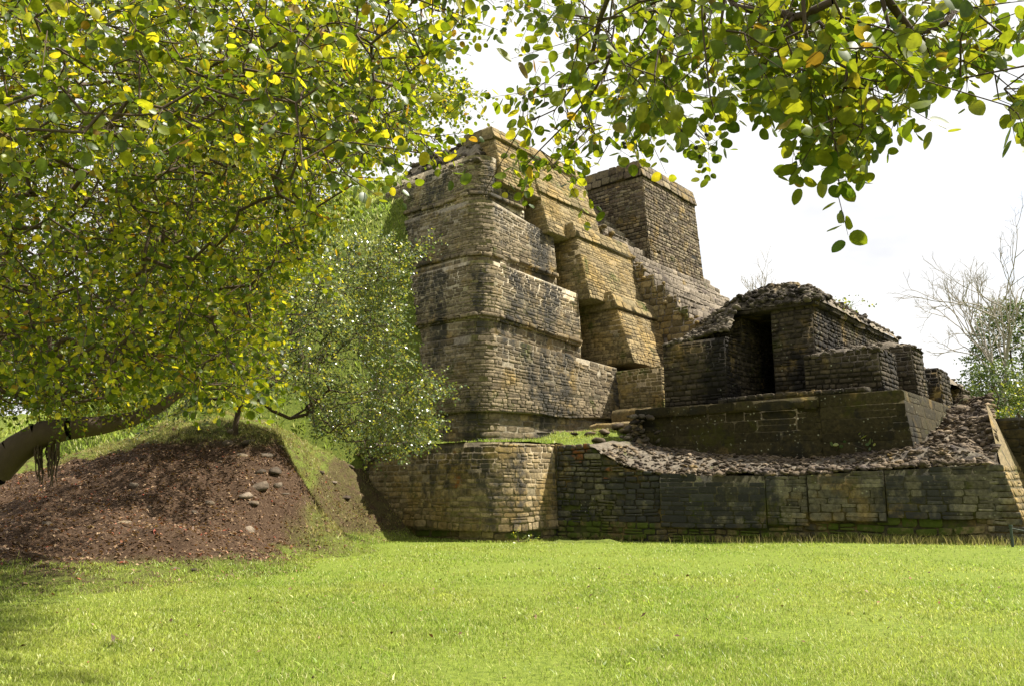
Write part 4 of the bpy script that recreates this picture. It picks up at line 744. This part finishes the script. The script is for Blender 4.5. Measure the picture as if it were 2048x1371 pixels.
# --- small-leaved tree beside the pyramid corner
r = np.random.default_rng(202); t2 = thing('small_leaved_tree', 'silvery green small-leaved tree growing from the mound against the pyramid', 'tree'); sk = Skeleton()
bp = on_mound(470, 868); b0 = sk.chain([bp - Z * .2, bp + Z * .3, P(478, 815, bp[1]), P(490, 790, bp[1] + .1)])
sk.chain([P(460, 792, bp[1]), P(420, 800, bp[1] - .2), P(370, 822, bp[1] - .4)], b0); e1 = sk.chain([P(520, 800, bp[1] + .3), P(548, 822, bp[1] + .6), P(580, 836, bp[1] + .9), P(640, 800, bp[1] + 1.2), P(700, 760, 26)], b0)
sk.chain([P(540, 720, 25.5), P(600, 640, 26), P(660, 570, 26.2), P(720, 520, 26.5)], b0)
S1 = [(470, 640), (520, 560), (600, 500), (680, 470), (760, 480), (800, 505), (840, 465), (862, 470), (810, 545), (800, 600), (795, 660), (830, 715), (885, 755), (895, 780), (850, 800), (870, 850), (820, 885), (760, 905), (680, 880), (625, 860), (600, 780), (520, 770), (470, 720)]
S1L = [(480, 620), (560, 530), (650, 500), (700, 560), (690, 660), (640, 760), (540, 770), (470, 720)]
S2 = [(330, 690), (470, 640), (540, 700), (560, 770), (500, 790), (400, 815), (330, 850), (260, 850)]
q = np.concatenate([fill(S1, 2100, 23.4, 26.8, r), fill(S2, 420, 22.0, 25.0, r), fill(S1L, 420, 19.5, 23.5, r)])
dens = np.array([VN(x * .9 + 7, z * .9) for x, z in zip(q[:, 0], q[:, 2])]); q = q[dens + r.normal(0, .18, len(q)) > -.2]
sk.grow(q, .5, r, .1); tree(t2, sk, sk.radii(.006, 2.5, .12), 'bark', .03); a, b, p, f, s = sprays(q, unit(q - P(560, 760, 26)), 15, .62, .105, r, droop=.35, up=.9); add_leaves(t2, p, f, s, 'leaf_small', 4, 0)
v, f = tubes(a, b, np.full(len(a), .006), np.full(len(a), .003), 3); tag(link('leaf_stalks', mesh_from('leaf_stalks', v, f, M['bark']), t2), kind='stuff')

# --- tree whose boughs hang over the right of the view
r = np.random.default_rng(303); t3 = thing('overhanging_tree', 'tree hanging dark broad-leaved boughs and berries across the white sky', 'tree'); sk = Skeleton()
b0 = sk.chain([(3.4, -2.6, -.2), (3.3, -2.5, 1.4), (3.1, -2.2, 3.0), (2.7, -1.4, 4.2), (2.1, -.2, 4.8), (1.5, 1.2, 4.7), (1.1, 2.0, 4.4)])
m1 = sk.chain([P(1410, -140, 2.6), P(1405, -40, 2.6), P(1404, 40, 2.62), P(1412, 120, 2.64), P(1420, 190, 2.66), P(1432, 240, 2.7)], b0)
sk.chain([P(1455, -40, 2.7), P(1440, 60, 2.72), P(1434, 150, 2.75)], len(sk.p) - 6)
sk.chain([P(1640, -120, 2.8), P(1560, 60, 2.85), P(1480, 85, 2.9), P(1440, 90, 2.9)], b0)
sk.chain([P(1700, -160, 3.0), P(1760, -20, 3.0), P(1820, 60, 3.1), P(1900, 110, 3.2), P(1990, 150, 3.3)], b0)
sk.chain([P(1600, -100, 2.7), P(1610, 60, 2.75), P(1640, 170, 2.8), P(1670, 280, 2.9), P(1680, 390, 2.95)], b0)
sk.chain([P(1260, -120, 3.2), P(1200, 40, 3.6), P(1180, 130, 4.0), P(1110, 220, 4.3), P(1045, 250, 4.5), P(1000, 330, 4.5), P(965, 392, 4.5)], b0)
sk.chain([P(1225, 110, 4.0), P(1190, 180, 4.3), P(1140, 240, 4.5), P(1080, 300, 4.6), P(1040, 345, 4.6)], len(sk.p) - 5)
D1 = [(1090, -80), (2110, -80), (2110, 230), (2000, 215), (1940, 170), (1860, 165), (1800, 200), (1700, 290), (1620, 300), (1560, 240), (1480, 150), (1400, 220), (1300, 230), (1200, 130), (1110, 80)]
D2 = [(1040, 180), (1110, 90), (1240, 130), (1400, 210), (1450, 290), (1400, 310), (1260, 270), (1200, 340), (1160, 370), (1060, 380), (1015, 350), (1040, 260)]
D3 = [(1580, 240), (1740, 220), (1700, 330), (1690, 410), (1660, 400), (1640, 330), (1570, 330)]
D7 = [(1480, 0), (1820, 40), (1830, 160), (1720, 270), (1600, 260), (1500, 180)]
D4 = [(1000, -80), (1700, -80), (1700, 60), (1300, 170), (1100, 60), (990, 0)]
D5 = [(1780, 160), (1830, 150), (1815, 260), (1795, 260)]
D6 = [(2000, 180), (2070, 180), (2070, 270), (2020, 270)]
sets = [(fill(D1, 270, 2.6, 4.2, r), 8, .24, .066, 8, 'leaf_dark'), (fill(D2, 80, 3.9, 5.4, r), 8, .24, .064, 8, 'leaf'), (fill(D7, 70, 2.5, 3.6, r), 8, .22, .066, 8, 'leaf_dark'), (fill(D3, 16, 2.6, 3.2, r), 7, .18, .062, 8, 'leaf_dark'), (fill(D4, 200, 4.5, 7.0, r), 8, .28, .062, 6, 'leaf'), (fill(D5, 1, 2.5, 2.6, r), 7, .26, .062, 8, 'leaf'), (fill(D6, 4, 2.4, 3.0, r), 6, .18, .06, 8, 'leaf_dark'), (box(r, 90, (6.2, 6.4, 3.4), (8.6, 7.4, 5.2)), 9, .35, .066, 6, 'leaf_dark'), (box(r, 520, (.6, .2, 4.4), (7.5, 4.4, 8.0)), 9, .35, .066, 6, 'leaf_dark')]  # box sets: unseen boughs added outside the frame to shade leaves and lawn corner
tips = np.concatenate([x[0] for x in sets]); sk.grow(tips, .25, r, .12, origin=(1.1, 2.0, 4.4)); tree(t3, sk, sk.radii(.0026, 2.35, .16), 'bark', .013); tw = []
nsing = {0: 150, 1: 60, 2: 40, 3: 20, 5: 7, 6: 15}
for i, (q, nl, ln, sz, shp, mt) in enumerate(sets):
    a, b, p, f, s = sprays(q, r.normal(0, .6, (len(q), 3)) + [0, 0, -.2], nl, ln, sz, r, droop=.9 if i in (3, 5, 6) else .5, up=.55, jit=.75); tw.append((a, b)); add_leaves(t3, p, f, s, mt, shp, nsing.get(i, 0))
A1 = np.concatenate([x[0] for x in tw]); B1 = np.concatenate([x[1] for x in tw]); v, f = tubes(A1, B1, np.full(len(A1), .0022), np.full(len(A1), .0009), 3); tag(link('leaf_stalks', mesh_from('leaf_stalks', v, f, M['bark']), t3), kind='stuff')
bv, _, bf = make_rocks(1, 3)[0]; bv = unit(bv) * .5; bme = mesh_from('berry', bv, bf, M['berry'], True)
for x, y in ((1391, 317), (1399, 314), (1365, 262), (1392, 296), (1413, 270), (1248, 287), (1250, 294)):
    c = P(x, y, 3.6); al = np.concatenate([B1[:len(sets[0][0]) + len(sets[1][0])], A1[:300]]); nb = al[np.argmin(np.linalg.norm(al - c, axis=1))]; v, f = tubes(np.array([c]), np.array([nb]), np.array([.0012]), np.array([.0014]), 3); link('berry_stalk', mesh_from('berry_stalk', v, f, M['bark']), t3); link('berry', bme, t3, Matrix.Translation(tuple(P(x, y, 3.6))) @ Matrix.Scale(.024, 4))

# --- bare tree and green tree at the right, twiggy bare tree behind the hill
def bare_tree(name, label, base, height, spread, seed, mat, depth=6, tip=.012, thick=.05, lean=(0, 0, 0), n0=7, group=None):
    r = np.random.default_rng(seed); root = thing(name, label, 'tree', group); sk = Skeleton(); b = np.asarray(base, float); st = sk.chain([b - Z * .3, b + Z * height * .06, b + Z * height * .13]); todo = []
    for i in range(n0): an = i / n0 * 6.28 + r.normal(0, .3); d = unit(np.array([math.cos(an) * spread, math.sin(an) * spread, 1.0 + r.uniform(-.2, .4)]) + np.array(lean)); todo.append((st, d, height * r.uniform(.24, .36), 0))
    while todo:
        par, d, ln, lv = todo.pop(); p = sk.p[par]; m = 4; pts = []
        for i in range(m): d = unit(d + r.normal(0, .09, 3) + np.array([0, 0, .045])); p = p + d * ln / m; pts.append(p)
        i0 = len(sk.p); e = sk.chain(pts, par)
        if lv < depth:
            for kk in range(2 if lv > 0 else 3): todo.append((i0 + r.integers(1, m) if kk else e, unit(d + r.normal(0, .38, 3)), ln * r.uniform(.55, .8), lv + 1))
    tree(root, sk, sk.radii(tip, 2.3, .3), mat, thick); return root
bare_tree('bare_tree', 'leafless pale grey tree standing behind the far end of the ruin', P(2014, 838, 52), 12.0, .26, 5, 'bark_pale', 7, .0075, .05, n0=6)
bare_tree('twiggy_tree', 'thin leafless twiggy tree showing above the shrine roof', P(1528, 640, 75), 6.0, .4, 6, 'bark_pale', 4, .012, .05, n0=5)
bare_tree('thicket_tree', 'grey leafless tree behind the grassy hill shoulder', P(560, 430, 52), 7.0, .5, 9, 'bark_pale', 5, .010, .05)
def leafy_tree(name, label, base, height, cw, ch, seed, mat, n, leaf, group=None):
    r = np.random.default_rng(seed); root = thing(name, label, 'tree', group); sk = Skeleton(); b = np.asarray(base, float); sk.chain([b - Z * .3] + [b + Z * height * f + r.normal(0, .1, 3) * [1, 1, 0] for f in (.2, .4, .6, .8, .95)])
    lay_ = r.integers(0, 9, n) / 9; an = r.uniform(0, 6.28, n); rad_ = cw * np.sqrt(r.random(n)) * (1.05 - .75 * lay_) ; q = b + np.stack([np.cos(an) * rad_, np.sin(an) * rad_, height * (.25 + .75 * lay_) + r.normal(0, .22, n) - .1 * rad_], 1)
    sk.grow(q, .9, r, .08); tree(root, sk, sk.radii(.012, 2.4, .25), 'bark', .05); a, bb_, p, f, s = sprays(q, unit(q - (b + Z * height * .5)), 14, .8, leaf, r, droop=.2, up=1.0); add_leaves(root, p, f, s, mat, 4, 0); return root
leafy_tree('evergreen_tree', 'dull green leafy tree seen through the bare branches', P(2040, 850, 58), 9.2, 4.2, 8, 7, 'leaf_far', 700, .22)
for k, (x, Y_, h) in enumerate(((60, 50, 9), (-60, 46, 10), (190, 54, 10), (310, 56, 9), (-160, 52, 11))):
    xx = P(x, 900, Y_); leafy_tree('bank_tree', 'dull green leafy tree on top of the grassy bank behind the mound', (xx[0], Y_, float(hill_z(np.array([xx[0]]), np.array([Y_]))[0])), h, 4.5, 8, 60 + k, 'leaf_far', 480, .24, 'trees on the grassy bank')
for k, (x, Y_, h) in enumerate(((38, 62, 10), (47, 58, 9), (56, 66, 12), (66, 60, 10), (30, 78, 11))): leafy_tree('far_tree', 'dull green leafy tree far beyond the platform end', (x, Y_, 0), h, 4.8, 8, 80 + k, 'leaf_far', 420, .26, 'trees far beyond the platform')
leafy_tree('evergreen_bush', 'low green bush growing at the foot of the bare tree', P(2000, 838, 50), 3.4, 2.6, 3, 8, 'leaf_far', 220, .2)
leafy_tree('evergreen_bush', 'bright green bush beyond the dark wall at the platform end', P(2075, 840, 47), 2.2, 2.2, 2, 12, 'leaf_small', 160, .2)

# --- small plants on the masonry
def plant(name, label, base, n, size, mat, seed, spread=.25, group=None):
    r = np.random.default_rng(seed); b = np.asarray(base, float); root = thing(name, label, 'plant', group); q = b + r.normal(0, spread, (n, 3)) * [1, 1, .6] + Z * spread * .6; A = Acc(); v, f = tubes(np.repeat(b[None], n, 0), q, np.full(n, .008), np.full(n, .004), 3); link('stems', mesh_from('stems', v, f, M['bark']), root)['kind'] = 'stuff'
    a, c, p, fr, s = sprays(q, unit(q - b), 5, size * 2.2, size, r, droop=.2, up=.8); return add_leaves(root, p, fr, s, mat, 6, 0, 'leaves')
plant('clinging_plant', 'bright green plant clinging to the shrine roof edge', W(9.2, 11.1, 8.75), 26, .12, 'leaf_small', 1, .32)
plant('broadleaf_seedling', 'broad-leaved seedling at the foot of the dark terrace wall', W(TA - .15, 13.1, 2.95), 4, .2, 'leaf_small', 2, .16)
plant('wall_foot_plant', 'pale leafy weed at the foot of the rounded retaining wall', (*bw.at(bw.len - 3.1)[0][:2] + np.array([.15, -.25]), .02), 10, .08, 'leaf_small', 3, .16)
# --- fence post at the right edge of the lawn
fp = thing('fence_post', 'green metal fence post with a thin chain at the wall corner', 'post'); pb = P(2025, 1086, 21.4); pb[2] = lawn_z(pb[0], pb[1]); v, f = tubes(np.array([pb - Z * .1, pb + Z * .52]), np.array([pb + Z * .52, pb + Z * .56]), np.array([.035, .05]), np.array([.035, .045]), 10); link('post', mesh_from('post', v, f, M['post'], False), fp)
ts = np.linspace(0, 1, 9); cp = np.array([pb + Z * (.48 - .22 * 4 * t * (1 - t) * .5) + np.array([2.0 * t, .8 * t, 0]) for t in ts]); v, f = tubes(cp[:-1], cp[1:], np.full(8, .010), np.full(8, .010), 5); link('chain', mesh_from('chain', v, f, M['post']), fp)
